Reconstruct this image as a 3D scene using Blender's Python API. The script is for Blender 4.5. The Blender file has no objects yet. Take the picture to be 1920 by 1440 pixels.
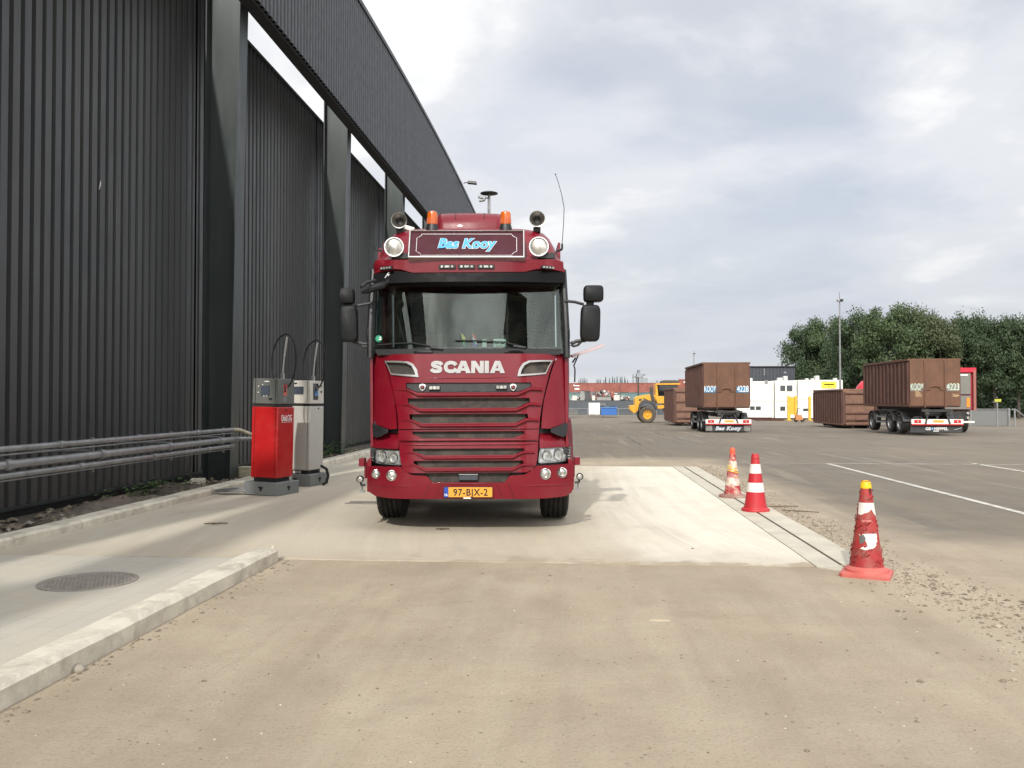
import bpy, bmesh, math, random
from math import sin, cos, pi, radians, sqrt, atan2
from mathutils import Vector, Matrix, geometry, noise as mnoise
random.seed(7)
S = bpy.context.scene
COL = S.collection
# ------------------------------------------------------------------ camera
FPX = 1596.0; HCAM = 1.58
YAW, PITCH = radians(4.371), radians(1.074)
cam_d = bpy.data.cameras.new('camera'); cam = bpy.data.objects.new('camera', cam_d); COL.objects.link(cam)
cam.location = (0, 0, HCAM); cam.rotation_euler = (pi/2 + PITCH, 0, YAW)
cam_d.sensor_width = 36; cam_d.lens = 36*FPX/1920; cam_d.clip_end = 4000; cam_d.clip_start = .05
S.camera = cam
# ------------------------------------------------------------------ sun and sky
KX, KY = .18, 1.35                        # ground shadow of one metre of height
sun_d = bpy.data.lights.new('sun', 'SUN'); sun = bpy.data.objects.new('sun', sun_d); COL.objects.link(sun)
sun.rotation_euler = Vector((KX, KY, -1)).to_track_quat('-Z', 'Y').to_euler()
sun_d.energy = 2.9; sun_d.angle = radians(1.2); sun_d.color = (1, .955, .88)
W = bpy.data.worlds.new('World'); S.world = W; W.use_nodes = True
def build_world():
    nt = W.node_tree; N = nt.nodes; L = nt.links; N.clear()
    def nd(t, **k):
        n = N.new(t)
        for a, b in k.items(): setattr(n, a, b)
        return n
    def mth(op, a, b=None):
        n = nd('ShaderNodeMath', operation=op)
        for i, v in enumerate((a, b)):
            if v is None: continue
            if isinstance(v, (int, float)): n.inputs[i].default_value = v
            else: L.new(v, n.inputs[i])
        return n.outputs[0]
    out = nd('ShaderNodeOutputWorld'); bg = nd('ShaderNodeBackground'); bg.inputs['Strength'].default_value = .1
    sky = nd('ShaderNodeTexSky', sky_type='NISHITA', sun_disc=False)
    sky.sun_elevation = math.atan(1/sqrt(KX*KX+KY*KY)); sky.sun_rotation = atan2(-KX, -KY)
    sky.air_density = 1.0; sky.dust_density = 2.0; sky.ozone_density = 1.2
    tc = nd('ShaderNodeTexCoord'); sp = nd('ShaderNodeSeparateXYZ'); L.new(tc.outputs['Generated'], sp.inputs[0])
    zz = mth('ADD', mth('MAXIMUM', sp.outputs[2], 0.0), .16)
    cb = nd('ShaderNodeCombineXYZ'); L.new(mth('DIVIDE', sp.outputs[0], zz), cb.inputs[0]); L.new(mth('DIVIDE', sp.outputs[1], zz), cb.inputs[1])
    def nz(scale, det, rough, dist, off):
        mp = nd('ShaderNodeMapping'); mp.inputs['Location'].default_value = off; L.new(cb.outputs[0], mp.inputs[0])
        n = nd('ShaderNodeTexNoise'); n.inputs['Scale'].default_value = scale; n.inputs['Detail'].default_value = det
        n.inputs['Roughness'].default_value = rough; n.inputs['Distortion'].default_value = dist; L.new(mp.outputs[0], n.inputs['Vector']); return n.outputs[0]
    def ramp(src, stops):
        r = nd('ShaderNodeValToRGB'); r.color_ramp.interpolation = 'EASE'
        while len(r.color_ramp.elements) < len(stops): r.color_ramp.elements.new(.5)
        for e, (p, c) in zip(r.color_ramp.elements, stops): e.position = p; e.color = (*c, 1)
        L.new(src, r.inputs[0]); return r.outputs[0]
    big = nz(.62, 7, .52, .25, (3.1, 1.7, 0)); fine = nz(1.7, 8, .55, .3, (7.3, 2.2, 0))
    mixn = mth('ADD', mth('MULTIPLY', big, .62), mth('MULTIPLY', fine, .38))
    nd_pat = ramp(nz(1.3, 6, .6, .5, (4.4, 9.1, 0)), [(.38, (.12,)*3), (.62, (1,)*3)])
    # cloud brightness: pale grey-blue veil to bright white heaps
    ccol = ramp(mixn, [(.35, (6.1, 6.6, 7.7)), (.43, (7.4, 7.75, 8.5)), (.50, (8.3, 8.5, 8.95)), (.56, (10.4, 10.4, 10.4))])
    dens = ramp(nz(.9, 6, .5, .2, (1.2, 5.4, 0)), [(.36, (0.72,)*3), (.5, (.98,)*3)])
    mx = nd('ShaderNodeMix', data_type='RGBA'); L.new(dens, mx.inputs[0]); L.new(sky.outputs[0], mx.inputs[6]); L.new(ccol, mx.inputs[7])
    # flatter, greyer veil close to the horizon
    hz = ramp(sp.outputs[2], [(.0, (1, 1, 1)), (.28, (0, 0, 0))])
    hm = nd('ShaderNodeMix', data_type='RGBA'); L.new(mth('MULTIPLY', hz, .7), hm.inputs[0]); L.new(mx.outputs[2], hm.inputs[6]); hm.inputs[7].default_value = (6.5, 6.8, 7.25, 1)
    # broad glow added around the sun to brighten the shaded areas
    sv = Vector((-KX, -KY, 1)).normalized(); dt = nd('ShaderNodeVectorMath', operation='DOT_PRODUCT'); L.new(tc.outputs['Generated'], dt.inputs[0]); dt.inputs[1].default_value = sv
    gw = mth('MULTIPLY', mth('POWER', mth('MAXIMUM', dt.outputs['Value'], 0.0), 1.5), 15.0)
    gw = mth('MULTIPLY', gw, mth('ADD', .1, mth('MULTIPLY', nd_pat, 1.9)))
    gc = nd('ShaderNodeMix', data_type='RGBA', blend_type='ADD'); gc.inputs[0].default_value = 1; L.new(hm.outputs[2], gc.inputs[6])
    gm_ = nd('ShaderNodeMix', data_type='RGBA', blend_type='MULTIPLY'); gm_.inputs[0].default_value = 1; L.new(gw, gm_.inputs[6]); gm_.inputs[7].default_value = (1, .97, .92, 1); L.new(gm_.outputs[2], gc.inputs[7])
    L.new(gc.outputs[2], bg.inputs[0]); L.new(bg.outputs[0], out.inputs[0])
build_world()
S.view_settings.view_transform = 'Standard'; S.view_settings.look = 'None'; S.view_settings.gamma = 1
S.view_settings.exposure = 0.0; S.view_settings.use_curve_mapping = False
S.cycles.max_bounces = 8; S.cycles.transparent_max_bounces = 16; S.cycles.caustics_reflective = False; S.cycles.caustics_refractive = False

# ------------------------------------------------------------------ survey helper (turns a sighting into a real place)
FW = Vector((-sin(YAW)*cos(PITCH), cos(YAW)*cos(PITCH), sin(PITCH))); RT = Vector((cos(YAW), sin(YAW), 0)); UP = RT.cross(FW)
def ray(px, py): return FW + RT*((px-960)/FPX) - UP*((py-720)/FPX)
def gz(y):
    if y <= 22: return 0.0
    return -.009*(min(y, 85)-22)
def at_y(px, py, y):
    d = ray(px, py); t = y/d.y; return Vector((d.x*t, y, HCAM+d.z*t))
def at_z(px, py, z=0.0):
    d = ray(px, py); t = (z-HCAM)/d.z; return Vector((d.x*t, d.y*t, z))

# ------------------------------------------------------------------ materials
MATS = {}
def new_mat(name):
    m = bpy.data.materials.new(name); m.use_nodes = True; nt = m.node_tree; nt.nodes.clear()
    out = nt.nodes.new('ShaderNodeOutputMaterial'); b = nt.nodes.new('ShaderNodeBsdfPrincipled'); nt.links.new(b.outputs[0], out.inputs[0])
    return m, nt, b
class NB:
    def __init__(s, nt): s.nt = nt; s.N = nt.nodes; s.L = nt.links
    def nd(s, t, **k):
        n = s.N.new(t)
        for a, b in k.items(): setattr(n, a, b)
        return n
    def setin(s, sock, v):
        if isinstance(v, (int, float)): sock.default_value = v
        elif isinstance(v, (tuple, list)): sock.default_value = (*v, 1) if len(sock.default_value) == 4 and len(v) == 3 else v
        else: s.L.new(v, sock)
    def m(s, op, a, b=None, clamp=False):
        n = s.nd('ShaderNodeMath', operation=op); n.use_clamp = clamp; s.setin(n.inputs[0], a)
        if b is not None: s.setin(n.inputs[1], b)
        return n.outputs[0]
    def coord(s, scale=(1, 1, 1), kind='Object', rot=(0, 0, 0)):
        tc = s.nd('ShaderNodeTexCoord'); mp = s.nd('ShaderNodeMapping'); mp.inputs['Scale'].default_value = scale; mp.inputs['Rotation'].default_value = rot
        s.L.new(tc.outputs[kind], mp.inputs[0]); return mp.outputs[0]
    def noise(s, vec, scale, det=6, rough=.55, dist=0):
        n = s.nd('ShaderNodeTexNoise'); s.L.new(vec, n.inputs['Vector']); n.inputs['Scale'].default_value = scale
        n.inputs['Detail'].default_value = det; n.inputs['Roughness'].default_value = rough; n.inputs['Distortion'].default_value = dist; return n.outputs[0]
    def ramp(s, src, stops, mode='LINEAR'):
        r = s.nd('ShaderNodeValToRGB'); r.color_ramp.interpolation = mode
        while len(r.color_ramp.elements) < len(stops): r.color_ramp.elements.new(.5)
        for e, (p, c) in zip(r.color_ramp.elements, stops):
            e.position = p; c = (c, c, c) if isinstance(c, (int, float)) else c; e.color = (*c, 1)
        s.L.new(src, r.inputs[0]); return r.outputs[0]
    def mix(s, f, a, b, bt='MIX'):
        n = s.nd('ShaderNodeMix', data_type='RGBA', blend_type=bt); s.setin(n.inputs[0], f); s.setin(n.inputs[6], a); s.setin(n.inputs[7], b); return n.outputs[2]
    def bump(s, h, strength, dist=.01):
        n = s.nd('ShaderNodeBump'); n.inputs['Strength'].default_value = strength; n.inputs['Distance'].default_value = dist; s.L.new(h, n.inputs['Height']); return n.outputs[0]
def mk(name, col, rough=.6, metal=0, var=.12, scale=5, bump=0, bscale=60, coat=0, dirt=None, dirt_amt=.3, dscale=3, spec=.5, stretch=(1, 1, 1), alpha=1):
    if name in MATS: return MATS[name]
    m, nt, b = new_mat(name); n = NB(nt); v = n.coord(stretch)
    f = n.noise(v, scale, 6, .6)
    lo = tuple(max(0, c*(1-var)) for c in col); hi = tuple(c*(1+var) for c in col)
    c = n.ramp(f, [(.3, lo), (.7, hi)])
    if dirt:
        g = n.ramp(n.noise(v, dscale, 8, .68, .4), [(.47, 0), (.68, 1)]); c = n.mix(n.m('MULTIPLY', g, dirt_amt), c, dirt)
    n.L.new(c, b.inputs['Base Color'])
    r = n.ramp(n.noise(v, scale*3, 4, .6), [(.3, max(0, rough-.07)), (.7, min(1, rough+.08))]); n.L.new(r, b.inputs['Roughness'])
    b.inputs['Metallic'].default_value = metal; b.inputs['Specular IOR Level'].default_value = spec
    if coat: b.inputs['Coat Weight'].default_value = coat; b.inputs['Coat Roughness'].default_value = .06
    if bump: n.L.new(n.bump(n.noise(v, bscale, 6, .6), bump), b.inputs['Normal'])
    MATS[name] = m; return m
RED = mk('truck_red_paint', (.175, .0045, .014), .33, 0, .06, 2, coat=.28, spec=.3, dirt=(.22, .08, .065), dirt_amt=.12, dscale=2.2)
REDM = mk('dark_red_sign_paint', (.055, .004, .012), .55, 0, .1, 3, spec=.25)
VIS = mk('visor_black', (.005, .005, .006), .5, 0, .1, 4, spec=.12)
BLK = mk('black_plastic', (.018, .019, .021), .45, 0, .2, 8, bump=.15, bscale=220)
GBLK = mk('gloss_black', (.008, .009, .011), .12, 0, .1, 4, coat=.5)
MESH = mk('dusty_grille_mesh', (.045, .04, .035), .75, 0, .35, 7, dirt=(.13, .105, .075), dirt_amt=.55, dscale=5)
CHR = mk('brushed_chrome', (.72, .72, .72), .2, 1, .08, 6)
SILV = mk('silver_paint', (.44, .44, .44), .32, .6, .06, 6)
WHITE = mk('white_paint', (.78, .78, .74), .5, 0, .05, 3, dirt=(.45, .42, .36), dirt_amt=.18)
RUB = mk('tyre_rubber', (.015, .0145, .014), .85, 0, .25, 10, dirt=(.07, .06, .045), dirt_amt=.4, dscale=4, bump=.2, bscale=80)
CHAS = mk('black_chassis_paint', (.02, .02, .022), .6, 0, .3, 5, dirt=(.1, .08, .06), dirt_amt=.4)
GALV = mk('galvanised_steel', (.29, .295, .30), .45, .65, .18, 7, dirt=(.12, .12, .12), dirt_amt=.4)
ORANGE = mk('amber_lens', (.62, .12, .01), .15, 0, .15, 14, coat=.6)
YEL = mk('yellow_paint', (.75, .42, .04), .5, 0, .1, 4, dirt=(.35, .2, .05), dirt_amt=.25)
PLATE = mk('plate_yellow', (.72, .33, .035), .45, 0, .04, 6)
BLUE = mk('blue_paint', (.03, .14, .42), .5, 0, .1, 4)
INKB = mk('black_ink', (.01, .01, .01), .5, 0, .1, 4)
CYAN = mk('sky_blue_letter', (.05, .36, .72), .35, 0, .05, 4)
WL = mk('white_letter', (.82, .82, .82), .4, 0, .03, 4)
LAMPRED = mk('red_lamp_lens', (.5, .01, .015), .2, 0, .15, 10, coat=.5)
FABRIC = mk('dark_seat_fabric', (.03, .03, .033), .9, 0, .2, 9)
DASH = mk('grey_dashboard', (.075, .08, .08), .7, 0, .15, 6)
def glass_mat():
    m = bpy.data.materials.new('tinted_glass'); m.use_nodes = True; nt = m.node_tree; nt.nodes.clear(); n = NB(nt)
    out = n.nd('ShaderNodeOutputMaterial'); tr = n.nd('ShaderNodeBsdfTransparent'); tr.inputs[0].default_value = (.70, .78, .75, 1)
    gl = n.nd('ShaderNodeBsdfGlossy'); gl.inputs['Roughness'].default_value = .015; gl.inputs['Color'].default_value = (.9, .95, .93, 1)
    fr = n.nd('ShaderNodeLayerWeight'); fr.inputs['Blend'].default_value = .5
    v = n.coord(); smear = n.ramp(n.noise(v, 3, 6, .6, .6), [(.4, 0), (.8, .02)])
    mx = n.nd('ShaderNodeMixShader'); f = n.m('ADD', n.m('MULTIPLY', n.m('POWER', fr.outputs['Facing'], 5.0), .9), .040, clamp=True)
    n.L.new(f, mx.inputs[0]); n.L.new(tr.outputs[0], mx.inputs[1]); n.L.new(gl.outputs[0], mx.inputs[2])
    df = n.nd('ShaderNodeBsdfDiffuse'); df.inputs[0].default_value = (.4, .37, .3, 1); mx2 = n.nd('ShaderNodeMixShader')
    n.L.new(smear, mx2.inputs[0]); n.L.new(mx.outputs[0], mx2.inputs[1]); n.L.new(df.outputs[0], mx2.inputs[2]); n.L.new(mx2.outputs[0], out.inputs[0])
    return m
GLASS = glass_mat()
def clear_mat():
    m = bpy.data.materials.new('clear_polycarbonate'); m.use_nodes = True; nt = m.node_tree; nt.nodes.clear(); n = NB(nt)
    out = n.nd('ShaderNodeOutputMaterial'); tr = n.nd('ShaderNodeBsdfTransparent'); tr.inputs[0].default_value = (.95, .96, .96, 1)
    gl = n.nd('ShaderNodeBsdfGlossy'); gl.inputs['Roughness'].default_value = .05; fr = n.nd('ShaderNodeLayerWeight'); fr.inputs['Blend'].default_value = .5
    mx = n.nd('ShaderNodeMixShader'); n.L.new(n.m('ADD', n.m('MULTIPLY', n.m('POWER', fr.outputs['Facing'], 5.0), .9), .03, clamp=True), mx.inputs[0]); n.L.new(tr.outputs[0], mx.inputs[1]); n.L.new(gl.outputs[0], mx.inputs[2]); n.L.new(mx.outputs[0], out.inputs[0]); return m
CLEAR = clear_mat()
def lens_mat(name, scale, lo, hi, tint=(1, 1, 1)):
    m, nt, b = new_mat(name); n = NB(nt); v = n.coord()
    vo = n.nd('ShaderNodeTexVoronoi'); vo.inputs['Scale'].default_value = scale; n.L.new(v, vo.inputs['Vector'])
    c = n.ramp(n.noise(v, scale*.6, 3, .6), [(.35, tuple(lo*t for t in tint)), (.62, tuple(hi*t for t in tint))])
    n.L.new(c, b.inputs['Base Color']); b.inputs['Metallic'].default_value = .5; b.inputs['Roughness'].default_value = .25
    b.inputs['Coat Weight'].default_value = 1; b.inputs['Coat Roughness'].default_value = .02
    n.L.new(n.bump(vo.outputs[0], .35, .012), b.inputs['Normal']); return m
LENS = lens_mat('headlamp_reflector', 22, .40, .92); LENSR = lens_mat('ribbed_lamp_glass', 14, .34, .66, (1, .98, .90)); LENSD = lens_mat('dark_lamp_glass', 30, .03, .35)

# ------------------------------------------------------------------ mesh helpers
def link(name, me, parent=None, mat=None):
    o = bpy.data.objects.new(name, me); COL.objects.link(o)
    if parent: o.parent = parent
    if mat is not None and me is not None and not me.materials:
        for mm in (mat if isinstance(mat, (list, tuple)) else [mat]): me.materials.append(mm)
    return o
def tag(o, label, cat, group=None, kind=None):
    if label: o['label'] = label
    if cat: o['category'] = cat
    if group: o['group'] = group
    if kind: o['kind'] = kind
    return o
def thing(name, label, cat, loc=(0, 0, 0), rz=0, group=None):
    o = bpy.data.objects.new(name, None); COL.objects.link(o); o.location = loc; o.rotation_euler = (0, 0, rz); o.empty_display_size = .2
    return tag(o, label, cat, group)
class MB:
    def __init__(s): s.v = []; s.f = []; s.mi = []
    def add(s, vs, fs, mi=0):
        k = len(s.v); s.v += [tuple(p) for p in vs]; s.f += [tuple(i+k for i in f) for f in fs]; s.mi += [mi]*len(fs); return s
    def box(s, c, d, rot=None, mi=0, taper=1):
        hx, hy, hz = d[0]/2, d[1]/2, d[2]/2; vs = []
        for z in (-1, 1):
            k = taper if z > 0 else 1
            for x, y in ((-1, -1), (1, -1), (1, 1), (-1, 1)): vs.append(Vector((x*hx*k, y*hy*k, z*hz)))
        if rot is not None: vs = [rot @ p for p in vs]
        vs = [p+Vector(c) for p in vs]
        return s.add(vs, [(3, 2, 1, 0), (4, 5, 6, 7), (0, 1, 5, 4), (1, 2, 6, 5), (2, 3, 7, 6), (3, 0, 4, 7)], mi)
    def cyl(s, a, b, r, r2=None, n=16, mi=0, caps=True):
        a = Vector(a); b = Vector(b); d = (b-a).normalized(); r2 = r if r2 is None else r2
        u = d.orthogonal().normalized(); w = d.cross(u)
        vs = [a+(u*cos(2*pi*i/n)+w*sin(2*pi*i/n))*r for i in range(n)]+[b+(u*cos(2*pi*i/n)+w*sin(2*pi*i/n))*r2 for i in range(n)]
        fs = [(i, (i+1) % n, (i+1) % n+n, i+n) for i in range(n)]
        if caps: fs += [tuple(range(n-1, -1, -1)), tuple(range(n, 2*n))]
        return s.add(vs, fs, mi)
    def tube(s, pts, r, n=8, mi=0, rad2=None, up=None, ends=True, rs=None):
        pts = [Vector(p) for p in pts]; m = len(pts); vs = []
        prev = None
        for i, p in enumerate(pts):
            d = (pts[min(i+1, m-1)]-pts[max(i-1, 0)]).normalized()
            if up is not None: u = Vector(up)
            else: u = prev if prev is not None else d.orthogonal()
            u = (u-d*u.dot(d)).normalized(); w = d.cross(u); prev = u
            k = rs[i] if rs else 1
            for j in range(n):
                t = 2*pi*j/n; vs.append(p+u*cos(t)*r*k+w*sin(t)*(rad2 if rad2 else r)*k)
        fs = [(i*n+j, i*n+(j+1) % n, (i+1)*n+(j+1) % n, (i+1)*n+j) for i in range(m-1) for j in range(n)]
        if ends: fs += [tuple(range(n-1, -1, -1)), tuple(range((m-1)*n, m*n))]
        return s.add(vs, fs, mi)
    def lathe(s, prof, c=(0, 0, 0), axis='z', n=32, mi=0, mis=None):
        c = Vector(c); vs = []; m = len(prof)
        for r, h in prof:
            for j in range(n):
                t = 2*pi*j/n; a, b = r*cos(t), r*sin(t)
                p = {'z': (a, b, h), 'x': (h, a, b), 'y': (a, h, b)}[axis]; vs.append(c+Vector(p))
        k = len(s.v); s.v += [tuple(p) for p in vs]
        for i in range(m-1):
            s.f += [(k+i*n+j, k+i*n+(j+1) % n, k+(i+1)*n+(j+1) % n, k+(i+1)*n+j) for j in range(n)]; s.mi += [mis[i] if mis else mi]*n
        return s
    def loft(s, rings, mi=0, cap0=True, cap1=True):
        n = len(rings[0]); vs = [p for r in rings for p in r]
        fs = [(i*n+j, i*n+(j+1) % n, (i+1)*n+(j+1) % n, (i+1)*n+j) for i in range(len(rings)-1) for j in range(n)]
        if cap0: fs.append(tuple(range(n-1, -1, -1)))
        if cap1: fs.append(tuple(range((len(rings)-1)*n, len(rings)*n)))
        return s.add(vs, fs, mi)
    def prism(s, poly, a, b, plane='xz', mi=0):      # poly extruded along the missing axis from a to b
        n = len(poly)
        def P(u, v, w): return {'xz': (u, w, v), 'xy': (u, v, w), 'yz': (w, u, v)}[plane]
        vs = [P(u, v, a) for u, v in poly]+[P(u, v, b) for u, v in poly]
        return s.add(vs, [tuple(range(n)), tuple(range(2*n-1, n-1, -1))]+[(i, i+n, (i+1) % n+n, (i+1) % n) for i in range(n)], mi)
    def build(s, name, mat, parent=None, sharp=35, bevel=0, seg=2, recalc=True):
        me = bpy.data.meshes.new(name); me.from_pydata(s.v, [], s.f); me.update()
        for mm in (mat if isinstance(mat, (list, tuple)) else [mat]): me.materials.append(mm)
        me.polygons.foreach_set('material_index', s.mi)
        if recalc:
            bm = bmesh.new(); bm.from_mesh(me); bmesh.ops.recalc_face_normals(bm, faces=bm.faces); bm.to_mesh(me); bm.free()
        if sharp: me.shade_smooth(); me.set_sharp_from_angle(angle=radians(sharp))
        o = link(name, me, parent)
        if bevel:
            b = o.modifiers.new('edge', 'BEVEL'); b.width = bevel; b.segments = seg; b.limit_method = 'ANGLE'; b.angle_limit = radians(40); b.harden_normals = False
        return o
def inside(p, poly):
    x, y = p; c = False; n = len(poly)
    for i in range(n):
        x1, y1 = poly[i]; x2, y2 = poly[i-1]
        if (y1 > y) != (y2 > y) and x < (x2-x1)*(y-y1)/(y2-y1)+x1: c = not c
    return c
def dens(poly, step):
    o = []
    for i in range(len(poly)):
        a, b = poly[i], poly[(i+1) % len(poly)]; d = sqrt((a[0]-b[0])**2+(a[1]-b[1])**2); k = max(1, int(d/step))
        o += [(a[0]+(b[0]-a[0])*j/k, a[1]+(b[1]-a[1])*j/k) for j in range(k)]
    return o
def sheet(name, outline, yf, t, mat, parent, holes=(), step=.06, bevel=0, sharp=40):
    """curved plate facing -y: outline (x, z) with holes, front surface y = yf(x, z), thickness t"""
    loops = [dens(outline, step)]+[dens(h, step) for h in holes]
    V = []; E = []
    for lp in loops:
        k = len(V); V += [Vector(p) for p in lp]; E += [(k+i, k+(i+1) % len(lp)) for i in range(len(lp))]
    xs = [p[0] for p in loops[0]]; zs = [p[1] for p in loops[0]]
    ok = lambda p: inside(p, loops[0]) and not any(inside(p, h) for h in loops[1:])
    x = min(xs)+step*.53
    nb = len(V)
    while x < max(xs):
        z = min(zs)+step*.47
        while z < max(zs):
            if ok((x, z)) and all((q.x-x)**2+(q.y-z)**2 > (step*.45)**2 for q in V[:nb]): V.append(Vector((x, z)))
            z += step
        x += step
    vo, eo, fo, *_ = geometry.delaunay_2d_cdt(V, E, [], 0, 1e-5)
    F = []
    for f in fo:
        c = (sum(vo[i].x for i in f)/3, sum(vo[i].y for i in f)/3)
        if ok(c): F.append(tuple(f))
    n = len(vo); vs = [(p.x, yf(p.x, p.y), p.y) for p in vo]+[(p.x, yf(p.x, p.y)+t, p.y) for p in vo]
    cnt = {}
    for f in F:
        for i in range(3):
            a, b = f[i], f[(i+1) % 3]; cnt[(a, b)] = cnt.get((a, b), 0)+1
    fs = [f for f in F]+[tuple(i+n for i in reversed(f)) for f in F]
    for (a, b) in list(cnt):
        if (b, a) not in cnt: fs.append((b, a, a+n, b+n))
    mb = MB(); mb.add(vs, fs); o = mb.build(name, mat, parent, sharp=sharp, bevel=bevel)
    bm = bmesh.new(); bm.from_mesh(o.data); bmesh.ops.delete(bm, geom=[v for v in bm.verts if not v.link_faces], context='VERTS'); bm.to_mesh(o.data); bm.free()
    return o
def text_mesh(txt, h, sx=1, bold=0, shear=0, ext=.004, space=1.0, res=6):
    """letters in the xz plane facing -y, centred, capital height h; returns (verts, faces)"""
    c = bpy.data.curves.new('t', 'FONT'); c.body = txt; c.size = 1; c.offset = bold; c.shear = shear; c.extrude = 0; c.align_x = 'CENTER'; c.space_character = space; c.resolution_u = res
    o = bpy.data.objects.new('t', c); COL.objects.link(o); bpy.context.view_layer.update()
    me = bpy.data.meshes.new_from_object(o.evaluated_get(bpy.context.evaluated_depsgraph_get()))
    vs = [tuple(v.co) for v in me.vertices]; fs = [tuple(p.vertices) for p in me.polygons]
    bpy.data.objects.remove(o); bpy.data.curves.remove(c); bpy.data.meshes.remove(me)
    k = h/.69
    vs = [(x*k*sx, 0, y*k-h/2) for x, y, z in vs]
    n = len(vs); cnt = {}
    for f in fs:
        for i in range(len(f)): cnt[(f[i], f[(i+1) % len(f)])] = 1
    out = vs+[(x, -ext, z) for x, y, z in vs]
    ff = [tuple(i+n for i in f) for f in fs]+[(a, b, b+n, a+n) for (a, b) in cnt if (b, a) not in cnt]
    return out, ff
LAST = {}
def lettering(name, txt, h, mat, parent, fn, sx=1, bold=0, shear=0, ext=.004, space=1.0, wd=None):
    vs, fs = text_mesh(txt, h, 1 if sx == 'last' else sx, bold, shear, ext, space)
    if wd:
        a, b = min(v[0] for v in vs), max(v[0] for v in vs); vs = [((v[0]-(a+b)/2)*wd/(b-a), v[1], v[2]) for v in vs]; LAST['k'] = wd/(b-a); LAST['c'] = (a+b)/2
    elif sx == 'last': vs = [((v[0]-LAST['c'])*LAST['k'], v[1], v[2]) for v in vs]
    mb = MB(); mb.add([fn(Vector(p)) for p in vs], fs); return mb.build(name, mat, parent, sharp=0)
def mirror(poly): return [(-x, z) for x, z in reversed(poly)]
def copy_tree(o, parent=None):
    c = o.copy(); COL.objects.link(c)
    if parent: c.parent = parent
    for ch in list(o.children): copy_tree(ch, c)
    return c

# ================================================================== SETTING
from math import exp
def ground_material():
    m, nt, b = new_mat('yard_surface'); n = NB(nt)
    v = n.coord(); sp = n.nd('ShaderNodeSeparateXYZ'); n.L.new(v, sp.inputs[0]); X, Y = sp.outputs[0], sp.outputs[1]
    w1 = n.noise(v, .35, 6, .6, .3); wob = n.m('MULTIPLY', n.m('SUBTRACT', w1, .5), 5.0)
    # sand reaches x < 3.6 beside the slab, everything nearer than y = 8, and a band just beyond the slab
    near = n.m('ADD', n.m('MULTIPLY', n.m('SUBTRACT', 9.6, Y), .55), .0)
    side = n.m('MULTIPLY', n.m('SUBTRACT', 3.75, X), .9)
    back = n.m('MULTIPLY', n.m('SUBTRACT', 23.2, Y), .5)
    sb = n.m('MINIMUM', side, back)
    msk = n.m('ADD', n.m('MAXIMUM', near, sb), n.m('MULTIPLY', wob, .38)); msk = n.m('ADD', msk, .5, clamp=True)
    f1 = n.noise(v, 1.3, 9, .68); f2 = n.noise(v, 55, 5, .7); f3 = n.noise(n.coord((1, .25, 1)), 2.2, 8, .65, .8)
    sand = n.ramp(f1, [(.28, (.315, .260, .190)), (.5, (.365, .305, .228)), (.72, (.41, .35, .268))])
    sand = n.mix(.30, sand, n.ramp(f3, [(.35, (.345, .285, .208)), (.65, (.45, .385, .295))]))
    big = n.ramp(n.noise(v, .45, 4, .5, .6), [(.35, .90), (.65, 1.10)]); sand = n.mix(1, sand, big, 'MULTIPLY')
    asp = n.ramp(f1, [(.3, (.142, .126, .103)), (.7, (.190, .169, .140))])
    asp = n.mix(n.ramp(n.noise(v, .12, 6, .6, .4), [(.42, 0), (.66, .6)]), asp, (.225, .19, .145))
    c = n.mix(msk, asp, sand)
    c = n.mix(n.m('MULTIPLY', n.ramp(f2, [(.33, 1), (.48, 0)]), .35), c, (.10, .085, .065))
    c = n.mix(n.m('MULTIPLY', n.ramp(f2, [(.62, 0), (.72, 1)]), .25), c, (.55, .50, .42))
    tk = n.noise(n.coord((1, .06, 1), rot=(0, 0, radians(6))), 2.0, 6, .6, .25)
    c = n.mix(n.m('MULTIPLY', n.ramp(tk, [(.36, 1), (.5, 0)]), .28), c, (.25, .205, .15))
    c = n.mix(n.ramp(tk, [(.56, 0), (.70, .22)]), c, (.50, .44, .34))
    c = n.mix(n.m('MULTIPLY', n.ramp(n.noise(v, .9, 7, .62, .6), [(.56, 0), (.66, 1)]), .22), c, (.21, .17, .125))
    # pebbles pressed in the surface
    vo = n.nd('ShaderNodeTexVoronoi'); vo.inputs['Scale'].default_value = 14; n.L.new(v, vo.inputs['Vector'])
    sel = n.ramp(n.noise(v, 3.0, 4, .6), [(.56, 0), (.62, 1)]); peb = n.m('MULTIPLY', n.ramp(vo.outputs[0], [(.08, 1), (.16, 0)]), sel)
    c = n.mix(n.m('MULTIPLY', peb, .6), c, (.13, .105, .08))
    n.L.new(c, b.inputs['Base Color']); b.inputs['Roughness'].default_value = .92; b.inputs['Specular IOR Level'].default_value = .25
    h = n.m('ADD', n.m('MULTIPLY', f1, 2.5), n.m('ADD', n.m('MULTIPLY', f2, .35), peb)); n.L.new(n.bump(h, .5, .02), b.inputs['Normal'])
    return m
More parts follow.
